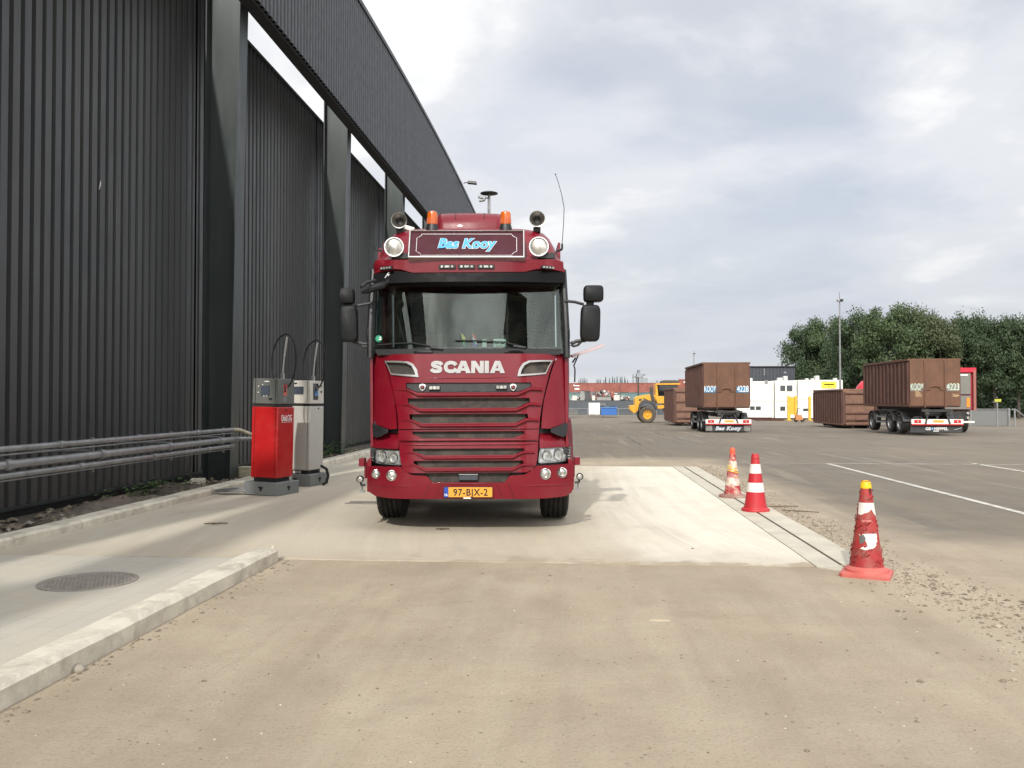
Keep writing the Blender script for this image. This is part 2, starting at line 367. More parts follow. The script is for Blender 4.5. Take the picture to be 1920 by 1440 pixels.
def slab_material():
    m, nt, b = new_mat('slab_concrete'); n = NB(nt); v = n.coord(); sp = n.nd('ShaderNodeSeparateXYZ'); n.L.new(v, sp.inputs[0]); X, Y = sp.outputs[0], sp.outputs[1]
    f1 = n.noise(v, 1.6, 9, .62); f2 = n.noise(v, 70, 4, .7)
    c = n.ramp(f1, [(.3, (.63, .59, .49)), (.7, (.72, .68, .58))])
    # worn wheel lane down the middle, curved tyre sweeps, sand drifting in from the front edge
    tr = n.noise(n.coord((1, .13, 1), rot=(0, 0, radians(-9))), 3.4, 8, .62, .7)
    lane = n.m('MULTIPLY', n.m('SUBTRACT', 1.75, n.m('ABSOLUTE', n.m('ADD', X, .55))), .55); lane = n.m('ADD', lane, n.m('MULTIPLY', n.m('SUBTRACT', f1, .5), 1.6), clamp=True)
    c = n.mix(n.m('MULTIPLY', n.m('MULTIPLY', lane, n.ramp(tr, [(.32, 1), (.66, .5)])), .95), c, (.42, .36, .272))
    tan = n.m('ADD', n.m('MULTIPLY', n.m('SUBTRACT', 1.0, X), .9), n.m('MULTIPLY', n.m('SUBTRACT', n.noise(n.coord((1, .3, 1)), 1.1, 7, .6, .4), .5), 3.0), clamp=True)
    c = n.mix(n.m('MULTIPLY', tan, .62), c, (.47, .405, .30))
    left = n.m('MULTIPLY', n.m('SUBTRACT', -3.6, X), .5, clamp=True)
    c = n.mix(n.m('MULTIPLY', left, .75), c, (.49, .455, .375))
    front = n.m('ADD', n.m('MULTIPLY', n.m('SUBTRACT', 9.3, Y), .75), n.m('MULTIPLY', n.m('SUBTRACT', f1, .5), 2.2), clamp=True)
    c = n.mix(n.m('MULTIPLY', front, .75), c, (.42, .36, .278))
    # tyre sweeps: long thin streaks that bend away to the right at the front
    bx = n.m('ADD', X, n.m('MULTIPLY', n.m('POWER', n.m('MAXIMUM', n.m('SUBTRACT', 13.0, Y), 0.0), 2.0), -.028))
    cb = n.nd('ShaderNodeCombineXYZ'); n.L.new(n.m('MULTIPLY', bx, 5.5), cb.inputs[0]); n.L.new(n.m('MULTIPLY', Y, .22), cb.inputs[1])
    sw = n.noise(cb.outputs[0], 1.0, 9, .68, .35)
    c = n.mix(n.m('MULTIPLY', n.ramp(sw, [(.40, 1), (.56, 0)]), n.ramp(n.noise(v, .55, 3, .5), [(.35, .05), (.6, .34)])), c, (.40, .355, .285))
    c = n.mix(n.ramp(sw, [(.60, 0), (.72, .2)]), c, (.74, .70, .60))
    ed = n.m('ADD', n.m('MULTIPLY', n.m('SUBTRACT', 8.50, Y), 4.0), n.m('MULTIPLY', n.m('SUBTRACT', n.noise(v, 2.2, 6, .65), .52), 9.0), clamp=True)
    c = n.mix(n.m('MULTIPLY', ed, n.m('MULTIPLY', n.m('ADD', X, 2.6), .6, clamp=True)), c, (.37, .31, .232))
    st = n.ramp(n.noise(v, 1.1, 5, .6, .8), [(.60, 0), (.72, 1)]); c = n.mix(n.m('MULTIPLY', st, .35), c, (.34, .31, .26))
    c = n.mix(n.m('MULTIPLY', n.ramp(f2, [(.3, 1), (.46, 0)]), .25), c, (.25, .22, .18))
    n.L.new(c, b.inputs['Base Color']); b.inputs['Roughness'].default_value = .88
    n.L.new(n.bump(n.m('ADD', f1, n.m('MULTIPLY', f2, .2)), .25, .02), b.inputs['Normal']); return m
def paver_material():
    m, nt, b = new_mat('grey_pavers'); n = NB(nt); v = n.coord((1, 1, 1), rot=(0, 0, radians(90)))
    br = n.nd('ShaderNodeTexBrick'); n.L.new(v, br.inputs['Vector']); br.inputs['Scale'].default_value = 1; br.inputs['Brick Width'].default_value = .42; br.inputs['Row Height'].default_value = .21; br.inputs['Mortar Size'].default_value = .006
    br.inputs['Color1'].default_value = (.44, .425, .39, 1); br.inputs['Color2'].default_value = (.475, .46, .425, 1); br.inputs['Mortar'].default_value = (.31, .28, .24, 1)
    f1 = n.noise(v, 1.2, 9, .65, .3); c = n.mix(n.ramp(f1, [(.36, .25), (.62, .95)]), br.outputs[0], (.48, .46, .41))
    c = n.mix(n.m('MULTIPLY', n.ramp(n.noise(v, .8, 6, .6, .5), [(.45, 0), (.68, 1)]), .55), c, (.54, .49, .40))
    c = n.mix(1, c, (1.0, .98, .935), 'MULTIPLY')
    n.L.new(c, b.inputs['Base Color']); b.inputs['Roughness'].default_value = .85
    n.L.new(n.bump(n.m('ADD', n.m('MULTIPLY', br.outputs[1], -.6), n.noise(v, 50, 5, .6)), .25, .01), b.inputs['Normal']); return m
CONC = mk('kerb_concrete', (.64, .60, .50), .85, 0, .14, 4, bump=.4, bscale=45, dirt=(.22, .19, .15), dirt_amt=.6, dscale=2.6)
CONCG = mk('grey_edge_concrete', (.52, .485, .40), .85, 0, .10, 3, bump=.3, bscale=50, dirt=(.30, .27, .22), dirt_amt=.4, dscale=2)
EARTH = mk('dark_earth', (.085, .072, .058), .95, 0, .4, 4, bump=.9, bscale=14, dirt=(.26, .22, .18), dirt_amt=.5, dscale=2)
LINE = mk('worn_line_paint', (.55, .53, .48), .8, 0, .15, 9, dirt=(.17, .155, .13), dirt_amt=.85, dscale=5)
FAINT = mk('faint_line_paint', (.32, .30, .26), .85, 0, .15, 9, dirt=(.16, .145, .12), dirt_amt=.9, dscale=4)
def flat(name, x0, x1, y0, y1, z, mat, t=.004, jit=0, kind='structure'):
    mb = MB(); n = max(1, int((y1-y0)/.8)) if jit else 1
    mb.box(((x0+x1)/2, (y0+y1)/2, z-t/2), (x1-x0, y1-y0, t)); o = mb.build(name, mat, sharp=0); o['kind'] = kind; return o
# one sheet of ground, flat by the camera and falling gently away beyond the slab
mb = MB(); ys = [-80, -20, 0, 8, 14, 18, 22, 30, 40, 55, 70, 85, 110, 200, 500, 1500]; xs = [-600, -120, -40, -12, -7, -3, 3, 8, 20, 45, 90, 200, 800]
mb.add([(x, y, gz(y)) for y in ys for x in xs], [(j*len(xs)+i, j*len(xs)+i+1, (j+1)*len(xs)+i+1, (j+1)*len(xs)+i) for j in range(len(ys)-1) for i in range(len(xs)-1)])
g = mb.build('ground', ground_material(), sharp=0, recalc=False); g['kind'] = 'structure'
# concrete slab under the lorry, ragged front edge
sm = slab_material(); mb = MB(); pts = []
x = -6.02
while x < 2.24: pts.append((x, 8.27+.04*mnoise.noise((x*2.2, 1, 0))+.022*mnoise.noise((x*11, 5, 0)))); x += .12
pts += [(2.24, 8.27), (2.24, 20.3), (-2.6, 20.35), (-2.6, 45), (-6.02, 45)]
mb.prism(pts, -.02, .009, 'xy'); o = mb.build('concrete_slab', sm, sharp=30); o['kind'] = 'structure'
# edging strips either side of the slot drain
mb = MB(); mb.prism([(2.246, 8.24), (2.485, 8.0), (2.485, 20.25), (2.246, 20.3)], -.02, .016, 'xy'); mb.prism([(2.515, 7.98), (2.80, 8.6), (2.80, 20.2), (2.515, 20.25)], -.02, .019, 'xy')
o = mb.build('concrete_edging', CONCG, sharp=30, bevel=.006); o['kind'] = 'structure'
flat('slot_drain', 2.485, 2.515, 7.9, 20.3, .003, mk('slot_shadow_steel', (.03, .028, .025), .8, 0, .3, 8))
# paved strip in front of the slab
mb = MB(); mb.prism([(-6.02, -12), (-3.17, -12), (-3.17, 8.255), (-6.02, 8.255)], -.02, .008, 'xy'); o = mb.build('pavement', paver_material(), sharp=30); o['kind'] = 'structure'
# kerbs, in lengths
def kerb(x0, x1, y0, y1, h, ch, seed):
    random.seed(seed); mb = MB(); n = int((y1-y0)/.25); R = []
    for i in range(n+1):
        y = y0+(y1-y0)*i/n; j = lambda a: a*mnoise.noise((y*2.3, seed, a*50))
        R.append([(x0, y, -.05), (x0+j(.01), y, h-ch*1.6+j(.012)), (x0+ch, y, h-.006+j(.006)), (x1-ch+j(.012), y, h+j(.008)), (x1+j(.012), y, h-ch+j(.012)), (x1, y, -.05)])
    mb.loft(R); o = mb.build('kerb', CONC, sharp=30); o['kind'] = 'structure'; return o
kerb(-3.19, -2.92, -6, 4.0, .155, .03, 1); kerb(-3.17, -2.92, 4.008, 8.16, .135, .03, 2)
mb = MB(); mb.tube([(-2.97, 8.14, .0), (-2.965, 8.15, .16)], .022, 8); o = mb.build('bolt', CONCG); tag(o, 'short rusty pin at the far end of the front kerb', 'pin')
for k in range(6): kerb(-6.34, -6.03, -6+8*k, 2-.012+8*k, .115, .03, 10+k)
flat('dirt_strip', -7.6, -6.34, -10, 50, .02, EARTH, t=.06)
# painted bay lines
for a in ((6.13, 6.25, 9.0, 21.6), (9.75, 9.87, 12, 22.0)): o = flat('road_marking', *a, .006, LINE)
flat('road_marking', 3.1, 6.1, 21.7, 21.78, .006, FAINT); flat('road_marking', 6.1, 14.5, 21.66, 21.76, .006, mk('half_worn_line', (.36, .34, .30), .85, 0, .15, 9, dirt=(.17, .155, .13), dirt_amt=.9, dscale=4))
flat('road_marking', 13.4, 13.52, 13, 22.0, .006, LINE)
for (x0, x1, y0, y1) in ((2.3, 2.42, 32, 41), (4.6, 8.6, 38.6, 38.75), (9.0, 13.4, 41.7, 41.85), (4.2, 4.32, 42, 47)):
    o = flat('road_marking', x0, x1, y0, y1, gz(y0)+.012 if y1-y0 < 1 else gz(y1)+.05, FAINT, t=.003)
    if y1-y0 > 1:
        o.rotation_euler = (-atan2(.009, 1), 0, 0); o.location = (0, 0, 0)
        for vv in o.data.vertices: vv.co.z = .006
        o.location.z = .009*22

# ================================================================== DARK HALL WALL ON THE LEFT
CLAD = mk('anthracite_cladding', (.058, .061, .064), .42, .25, .06, 1.5, dirt=(.09, .088, .082), dirt_amt=.25, dscale=.8, stretch=(1, 1, .3))
CLAD2 = mk('anthracite_fascia', (.055, .060, .068), .45, .2, .06, 1.5)
STEEL = mk('green_black_steel', (.040, .050, .050), .4, .3, .12, 1.5, dirt=(.08, .085, .08), dirt_amt=.3, stretch=(1, 1, .25))
DARK = mk('dark_soffit', (.02, .021, .026), .6, 0, .1, 3)
def weather(m_, base):
    nt = m_.node_tree; n = NB(nt); b = [x for x in nt.nodes if x.type == 'BSDF_PRINCIPLED'][0]
    old = b.inputs['Base Color'].links[0].from_socket
    v = n.coord(); sp = n.nd('ShaderNodeSeparateXYZ'); n.L.new(v, sp.inputs[0])
    sh = n.nd('ShaderNodeTexWhiteNoise'); sh.noise_dimensions = '1D'; n.L.new(n.m('FLOOR', n.m('MULTIPLY', sp.outputs[1], .966)), sh.inputs['W'])
    c = n.mix(1, old, n.ramp(sh.outputs['Value'], [(0, .88), (1, 1.10)]), 'MULTIPLY')
    st = n.noise(n.coord((1, 9, .22)), 1.0, 7, .65); c = n.mix(n.m('MULTIPLY', n.ramp(st, [(.54, 0), (.7, 1)]), .20), c, (.12, .115, .105))
    du = n.m('MULTIPLY', n.m('ADD', n.m('SUBTRACT', 1.0, sp.outputs[2]), n.m('MULTIPLY', n.m('SUBTRACT', n.noise(v, 1.6, 6, .6), .5), 1.6)), .6, clamp=True)
    c = n.mix(n.m('MULTIPLY', du, .35), c, (.16, .145, .12)); n.L.new(c, b.inputs['Base Color'])
weather(CLAD, 0)
def ribbed(mb, x, y0, y1, ztop, zbot, pitch=.2, depth=.045, out=1, flatw=.62):
    """trapezoid sheet facing +x; ztop / zbot are functions of y"""
    prof = []; y = y0
    while y < y1-1e-6:
        a = pitch*flatw; s = pitch*.09
        prof += [(x+out*depth, y), (x+out*depth, y+a), (x, y+a+s), (x, y+pitch-s)]; y += pitch
    prof.append((x+out*depth, y))
    vs = []; fs = []; L = [0, .5, 1]
    for px, py in prof:
        zb, zt = zbot(py), ztop(py)
        for t in (0, 1): vs.append((px, py, zb+(zt-zb)*t))
    for i in range(len(prof)-1): fs.append((i*2, i*2+2, i*2+3, i*2+1))
    mb.add(vs, fs)
C0 = 7.65; CY = [15.95+C0*k for k in range(-3, 8)]
wall = thing('corrugated_wall', 'tall anthracite corrugated steel wall running down the left side of the yard', 'wall', (-7.4, 16, 0))
def in_parent(o, root): o.parent = root; o.matrix_parent_inverse = root.matrix_world.inverted() if False else Matrix.Translation(-Vector(root.location)); return o
for k in range(len(CY)-1):
    mb = MB(); ribbed(mb, -7.48, CY[k]+.01, CY[k+1]-.01, lambda y: 9.64, lambda y: .18, pitch=.23, depth=.075, flatw=.60)
    in_parent(mb.build('cladding_panel', CLAD, sharp=0, recalc=False), wall)
q_ = ray(188, 347); q_ = Vector((0, 0, HCAM))+q_*(-7.395/q_.x)
mb = MB(); mb.tube([(-7.398, q_.y+.01, q_.z+.07), (-7.396, q_.y, q_.z), (-7.398, q_.y-.03, q_.z-.08)], .014, 5, rs=[.4, 1, .4]); in_parent(mb.build('scrape_mark', mk('bare_scrape', (.45, .45, .45), .6), sharp=0), wall)
mb = MB(); mb.box((-7.46, (CY[0]+CY[-1])/2, 9.67), (.16, CY[-1]-CY[0], .07)); in_parent(mb.build('top_flashing', STEEL, bevel=.006), wall)
mb = MB(); mb.box((-7.44, (CY[0]+CY[-1])/2, .15), (.10, CY[-1]-CY[0], .05)); mb.box((-7.56, (CY[0]+CY[-1])/2, .06), (.1, CY[-1]-CY[0], .3)); in_parent(mb.build('base_rail', STEEL, bevel=.004), wall)
mb = MB(); mb.box((-7.55, (CY[0]+CY[-1])/2, 4.9), (.06, CY[-1]-CY[0], 9.4)); in_parent(mb.build('backing', DARK), wall)
# columns: H sections with a web facing the camera
pos = ['beside the pipes', 'behind the two fuel pumps', 'beside the left horn of the lorry']
for k, y in enumerate(CY):
    vis = 3 <= k <= 5
    lab = ['green-black steel column where the pipe run ends, tallest in view', 'green-black steel column just behind the red and white fuel pumps', 'green-black steel column seen between the lorry mirror and its left air horn'][k-3] if vis else 'green-black steel column of the hall wall, hidden beyond the lorry or outside the picture'
    t = thing('steel_column', lab, 'column', (-6.85, y, 0), 0, 'steel columns of the hall wall')
    mb = MB(); H = 10.3
    xo = lambda z: .24+.15*z/9.06
    mb.add([(-.24, -.01, .0), (xo(0), -.01, 0), (xo(H), -.01, H), (-.24, -.01, H), (-.24, .01, 0), (xo(0), .01, 0), (xo(H), .01, H), (-.24, .01, H)], [(0, 1, 2, 3), (7, 6, 5, 4), (0, 3, 7, 4), (1, 5, 6, 2), (3, 2, 6, 7), (0, 4, 5, 1)])
    mb.build('web', STEEL, t, sharp=30)
    mb = MB(); w = .2
    mb.add([(xo(0), -w, 0), (xo(0)+.025, -w, 0), (xo(0)+.025, w, 0), (xo(0), w, 0), (xo(H), -w, H), (xo(H)+.025, -w, H), (xo(H)+.025, w, H), (xo(H), w, H)], [(3, 2, 1, 0), (4, 5, 6, 7), (0, 1, 5, 4), (1, 2, 6, 5), (2, 3, 7, 6), (3, 0, 4, 7)])
    mb.build('flange', STEEL, t, sharp=30)
    mb = MB(); mb.box((-.255, 0, H/2), (.025, .4, H)); mb.build('flange', STEEL, t, sharp=30)
    mb = MB(); mb.box((.05, 0, -.02), (.75, .5, .05)); mb.build('base_plate', STEEL, t, bevel=.004)
# fascia above: ribbed screen with a curved top, hung on the columns
def ztop(y):
    return max(12.97-(y-36.0)**2/600, 12.3)
fas = thing('upper_fascia', 'curved upper fascia of ribbed grey sheet high above the corrugated wall', 'facade', (-6.1, 39, 9.1))
y0, y1 = -9.0, 72.0
mb = MB(); ribbed(mb, -6.06, y0, y1, ztop, lambda y: 9.14, pitch=.21, depth=.06, flatw=.55); in_parent(mb.build('cladding_panel', CLAD2, sharp=0, recalc=False), fas)
mb = MB(); vs = []
n = 60
for i in range(n+1):
    y = y0+(y1-y0)*i/n; vs.append([(-6.34, y, 9.1), (-6.075, y, 9.1), (-6.075, y, ztop(y)-.02), (-6.34, y, ztop(y)-.02)])
mb.loft(vs); in_parent(mb.build('core', DARK, sharp=30), fas)
mb = MB(); vs = []
for i in range(n+1):
    y = y0+(y1-y0)*i/n; z = ztop(y); vs.append([(-6.36, y, z-.1), (-5.965, y, z-.1), (-5.965, y, z+.03), (-6.36, y, z+.03)])
mb.loft(vs); in_parent(mb.build('coping', STEEL, sharp=30), fas)
# floodlight on the fascia
t = thing('floodlight', 'small black floodlight on an arm near the top edge of the curved fascia', 'floodlight', (-5.97, 44.5, at_y(868, 344, 44.5).z))
mb = MB(); mb.tube([(0, 0, 0), (.10, 0, .05), (.24, 0, .05)], .025); mb.build('arm', BLK, t)
mb = MB(); mb.box((.46, 0, .03), (.50, .3, .14), Matrix.Rotation(.12, 3, 'Y'), taper=.85); mb.build('lamp_head', BLK, t, bevel=.02)
# pole with a disc cap and camera behind the lorry
p = at_y(917, 362, 37); t = thing('lamp_post', 'grey pole topped by a flat black disc rising behind the lorry roof', 'lamp post', (p.x, 37, gz(37)))
ht = p.z-gz(37)
mb = MB(); mb.cyl((0, 0, 0), (0, 0, ht), .075, .06, 16); mb.build('pole', GALV, t)
mb = MB(); mb.lathe([(.001, ht+.06), (.2, ht+.055), (.38, ht), (.39, ht-.03), (.3, ht-.05), (.06, ht-.09), (.001, ht-.09)]); mb.build('disc_cap', BLK, t)
mb = MB(); mb.tube([(0, 0, ht-.25), (-.18, -.05, ht-.2)], .03); mb.box((-.3, -.08, ht-.2), (.34, .2, .12), Matrix.Rotation(.25, 3, 'Y')); mb.box((-.3, -.08, ht-.34), (.26, .2, .07), Matrix.Rotation(-.15, 3, 'Y')); mb.build('camera_housing', GALV, t, bevel=.01)

# ---- pipe run
t = thing('pipe_rail', 'bundle of grey galvanised pipes running along the corrugated wall at knee height', 'pipes', (-6.38, 8, 0))
def pipe(nm, z, x, r, y0=-8, y1=7.4, mat=GALV, col=True, ph=0):
    mb = MB(); mb.cyl((x, y0, z), (x, y1, z), r, n=14)
    if col:
        y = y0+.4+ph
        while y < y1: mb.cyl((x, y-.05, z), (x, y+.05, z), r*1.28, n=14); y += 1.9
    mb.build(nm, mat, t, sharp=40)
pipe('pipe', 1.03, .0, .036, ph=.2); pipe('pipe', .85, .0, .052, ph=1.1); pipe('pipe', .73, .01, .036, ph=.6)
pipe('cable', .965, .0, .012, col=False); pipe('cable', .675, .0, .010, col=False)
for y in (-6, -4, -2, .05, 2.9, 5.1, 7.1):
    mb = MB(); mb.box((-.06, y, .85), (.03, .05, .46)); mb.tube([(-.05, y, .9), (-1.0, y, .9)], .02, 6); mb.build('bracket', GALV, t)
mb = MB(); mb.tube([(0, 7.35, 1.03), (.02, 7.6, 1.02), (.1, 7.7, .98), (.35, 7.75, .87), (.5, 7.7, .84)], .034, 10); mb.build('elbow', mk('cream_lagging', (.5, .46, .34), .7), t)
mb = MB(); mb.tube([(0, 7.35, .85), (.05, 7.55, .85), (.3, 7.7, .84), (1.0, 7.0, .80)], .045, 10); mb.tube([(.3, 7.7, .84), (.3, 7.7, .1)], .03, 8); mb.build('branch', GALV, t)

# ---- fuel pumps
PRED = mk('pump_red', (.48, .012, .014), .33, 0, .05, 3, coat=.3, dirt=(.4, .2, .15), dirt_amt=.12)
PGREY = mk('pump_grey', (.13, .135, .125), .45, 0, .06, 3)
PWHITE = mk('pump_white', (.52, .51, .47), .4, 0, .04, 3, dirt=(.35, .33, .28), dirt_amt=.25)
PLIN = mk('plinth_grey', (.19, .205, .21), .55, 0, .08, 4, dirt=(.3, .28, .24), dirt_amt=.2)
SCR = mk('screen_glass', (.07, .085, .11), .15, 0, .1, 4, coat=.5)
def pump(loc, rz, body, head, label, red):
    t = thing('fuel_pump', label, 'fuel pump', loc, rz, 'fuel pumps by the kerb')
    mb = MB(); mb.box((0, 0, .105), (.66, .62, .21)); pl = mb.build('plinth', PLIN, t, bevel=.008)
    for (x, y, a) in ((0, -.3105, 0), (.3305, 0, 1)):
        mb = MB(); d = (.085, .008, .03) if not a else (.008, .085, .03); e = (.035, .008, .06) if not a else (.008, .035, .06)
        mb.box((x, y, .125), d); mb.box((x, y+(.002 if not a else 0), .095), e); mb.build('anchor_slot', INKB, pl)
    mb = MB(); mb.box((0, 0, .245), (.42, .40, .08)); mb.build('foot', CHAS, t)
    mb = MB(); mb.box((0, 0, .865), (.50, .48, 1.17)); b = mb.build('cabinet', body, t, bevel=.012)
    for x in (-.19, .205): mb = MB(); mb.box((x, -.2405, .865), (.006, .004, 1.14)); mb.build('panel_gap', INKB, b)
    mb = MB(); mb.box((0, 0, 1.475), (.46, .44, .06)); mb.build('neck', CHAS, t)
    mb = MB(); mb.box((0, 0, 1.71), (.50, .48, .42), taper=.975); h = mb.build('head', head, t, bevel=.01)
    mb = MB(); mb.box((-.19, -.242, 1.71), (.006, .006, .41)); mb.build('panel_gap', INKB, h); mb = MB(); mb.box((.195, -.240, 1.71), (.005, .004, .4)); mb.build('panel_gap', INKB, h)
    if red:
        mb = MB(); mb.box((0, -.244, 1.72), (.17, .005, .16)); mb.build('display', SCR, h)
        mb = MB(); mb.box((.10, -.244, 1.585), (.06, .006, .025)); mb.build('slot', INKB, h)
        for q in ((-.13, 1.79), (-.13, 1.69), (-.05, 1.815), (.03, 1.63), (-.02, 1.63)): mb = MB(); mb.box((q[0], -.2475, q[1]), (.022, .005, .014)); mb.build('key', WL, h)
        mb = MB(); mb.box((.03, -.2445, 1.87), (.09, .004, .018)); mb.build('badge', WL, h)
        mb = MB(); mb.box((.247, -.04, 1.80), (.006, .10, .05)); mb.build('red_window', LAMPRED, h)
        mb = MB(); mb.box((.248, -.04, 1.70), (.006, .10, .12)); mb.box((.2485, -.04, 1.705), (.006, .03, .07)); mb.build('sticker', [mk('salmon_sticker', (.62, .16, .10), .5)], h)
        mb = MB(); mb.box((.248, -.045, 1.58), (.006, .11, .09)); mb.build('panel', PLIN, h)
        lettering('lettering', 'DiaLOG', .10, WL, b, lambda p: Vector((.2505-p.y, p.x+.02, p.z+1.27)), bold=.004, wd=.30)
        mb = MB(); mb.box((.2512, .02, 1.20), (.002, .30, .007)); mb.build('underline', WL, b)
        mb = MB(); mb.cyl((.25, -.0, 1.40), (.256, .0, 1.40), .016, n=12); mb.build('lock', INKB, b)
    else:
        mb = MB(); mb.box((-.02, -.244, 1.74), (.26, .005, .14)); mb.build('display', SCR, h)
        mb = MB(); mb.box((-.09, -.2445, 1.87), (.12, .005, .02)); mb.build('badge', INKB, h)
        mb = MB(); mb.box((.248, -.05, 1.72), (.008, .17, .30)); mb.build('window', GBLK, h)
        mb = MB(); mb.box((.2535, -.03, 1.69), (.004, .12, .1)); mb.build('window_glow', mk('blue_dial', (.08, .22, .45), .3, coat=.4), h)
        mb = MB(); mb.box((.25, .14, 1.83), (.006, .02, .05)); mb.build('switch', INKB, h); mb = MB(); mb.box((.25, .14, 1.72), (.02, .03, .035)); mb.build('switch', INKB, h)
        mb = MB(); mb.cyl((.25, .05, 1.41), (.256, .05, 1.41), .016, n=12); mb.build('lock', INKB, b)
        mb = MB(); mb.box((-.02, -.205, .245), (.16, .006, .045)); mb.build('sticker', WL, t)
    mb = MB(); mb.box((.13, .05, 1.965), (.05, .05, .10)); mb.tube([(.13, .05, 2.0), (.155, .05, 2.3)], .014, 8); mb.tube([(.155, .05, 2.3), (.20, .05, 2.63)], .019, 8); mb.build('wand', SILV, t)
    pts = [];
    for i in range(25):
        a = radians(215-290*i/24); pts.append((.17+(.27 if cos(a) < 0 else .20)*cos(a), .07+.02*sin(a), 2.22+.46*sin(a)))
    pts = [(-.05, .08, 1.9)]+pts+[(.24, -.05, 1.83), (.262, -.06, 1.7)]
    mb = MB(); mb.tube(pts, .014, 8); mb.build('hose', RUB, t)
    return t
p1 = pump((-5.11, 13.95, .016), radians(-14), PRED, PGREY, 'red fuel dispenser with a grey head and thin silver wand, nearest of the two pumps', True)
p2 = pump((-5.06, 15.5, .016), radians(-14), PWHITE, mk('pump_head_white', (.60, .58, .52), .4, 0, .04, 3), 'white fuel dispenser with a blue-lit window, behind the red pump', False)
p1.rotation_euler = (0, radians(1.2), radians(-14)); p2.rotation_euler = (0, radians(.8), radians(-14))
mb = MB(); mb.tube([(.33, .05, .35), (.47, .0, .30), (.52, -.02, .18), (.50, -.05, .06), (.44, -.08, .02)], .026, 8); mb.build('fuel_hose', RUB, p2)
# flexible conduit bundle and yellow block
t = thing('conduit_bundle', 'crumpled bundle of grey flexible conduit beside the red pump plinth', 'conduit', (-5.62, 13.78, .016))
for k in range(7):
    mb = MB(); mb.tube([(.16, -.05+.02*k, .06+.015*(k % 3)), (-.02, -.08+.03*k, .07+.02*((k*2) % 3)), (-.2, -.05+.03*k, .05+.02*(k % 2)), (-.38, .02*k, .05)], .018, 6); mb.build('conduit', GALV, t)
mb = MB(); mb.box((-6.43, 16.35, .16), (.42, .25, .22)); o = mb.build('concrete_block', mk('cream_concrete', (.5, .46, .33), .8, 0, .2, 8, dirt=(.1, .09, .07), dirt_amt=.8, dscale=4), bevel=.02); tag(o, 'cream stained concrete block at the foot of the wall behind the red pump', 'block')
mb = MB(); mb.box((-7.0, 15.3, .07), (.26, .2, .12), Matrix.Rotation(.3, 3, 'Z')); o = mb.build('concrete_block', CONC, bevel=.02); tag(o, 'broken pale lump of concrete in the earth strip in front of the pipe-end column', 'block')
# earth heaps and rubble at the wall foot
def heap(cx, cy, rx, ry, h, mat, name, label, cat, seed):
    mb = MB(); n = 22; m = 14; vs = []
    for i in range(n+1):
        for j in range(m+1):
            u, v = i/n*2-1, j/m*2-1; d = max(0, 1-u*u)*max(0, 1-v*v); z = h*d*(.6+.9*mnoise.noise((u*2.4+seed, v*2.4, seed)))+.05*d*mnoise.noise((u*11, v*11, seed)); vs.append((cx+v*rx, cy+u*ry, max(-.02, z)+.0))
    mb.add(vs, [(i*(m+1)+j, i*(m+1)+j+1, (i+1)*(m+1)+j+1, (i+1)*(m+1)+j) for i in range(n) for j in range(m)])
    o = mb.build(name, mat, sharp=60); tag(o, label, cat, kind='stuff'); return o
heap(-6.75, 11.9, .40, 1.4, .20, mk('pale_earth', (.17, .14, .115), .95, 0, .3, 6, bump=.8, bscale=20, dirt=(.10, .085, .07), dirt_amt=.7), 'earth_heap', 'low heap of pale earth between the back kerb and the wall', 'earth', 3)
heap(-6.85, 13.9, .4, 1.0, .2, EARTH, 'earth_heap', 'dark earth and litter at the wall foot before the first column', 'earth', 8)

def stones(name, label, spots, mat, seed=1, kind='stuff'):
    random.seed(seed); mb = MB()
    for (x, y, z, r) in spots:
        k = len(mb.v); q = [(1, 0, 0), (-1, 0, 0), (0, 1, 0), (0, -1, 0), (0, 0, 1), (.6, .6, .5), (-.6, .6, .45), (.6, -.6, .5), (-.6, -.6, .45)]
        a = random.uniform(0, 6.3); sx, sy, sz = (r*random.uniform(.6, 1.2), r*random.uniform(.5, 1), r*random.uniform(.35, .7))
        vs = []
        for p in q:
            X, Y, Z = p[0]*sx*random.uniform(.8, 1.1), p[1]*sy*random.uniform(.8, 1.1), p[2]*sz
            vs.append((x+X*cos(a)-Y*sin(a), y+X*sin(a)+Y*cos(a), z+Z))
        mb.add(vs, [(0, 2, 5), (2, 1, 6), (1, 3, 8), (3, 0, 7), (5, 2, 6), (6, 1, 8), (8, 3, 7), (7, 0, 5), (4, 5, 6), (4, 6, 8), (4, 8, 7), (4, 7, 5)])
    o = mb.build(name, mat, sharp=0, recalc=False); tag(o, label, 'stones', kind=kind); return o
STONE = mk('grit_stone', (.33, .285, .22), .95, 0, .35, 9); STONED = mk('dark_grit', (.20, .165, .12), .95, 0, .4, 9)
random.seed(11); sp = []
for i in range(5600):          # gravel ridge along the far side of the edging
    y = 4.9+15.6*random.random()**1.5; c = 2.95+.10*sin(y*1.3)+(max(0, 8.5-y))*.08; w = .14+.12*max(0, 9-y)*.4+.05*sin(y*2.1)**2
    x = c+random.gauss(0, w); 
    if x < 2.83 and y > 8.6: continue
    sp.append((x, y, .0, random.choice([.006, .008, .01, .012, .016, .024])*(1 if random.random() < .93 else 1.7)))
stones('gravel', 'ridge of loose gravel and soil crumbs along the outer edge of the concrete strip', sp[::2], STONE, 2)
stones('gravel', 'darker soil crumbs mixed in the gravel ridge behind the third cone', sp[1::2], STONED, 3)
sp = []
for i in range(3400):
    y = 2.2+random.random()**1.6*15; x = random.uniform(-2.8, 2+y*.35)
    if y > 8.2 and -6 < x < 2.8 and random.random() < .93: continue
    sp.append((x, y, .012 if (y > 8.2 and x < 2.8) else 0, random.choice([.002, .003, .003, .004, .005, .006, .009])*(1 if random.random() < .97 else 2)))
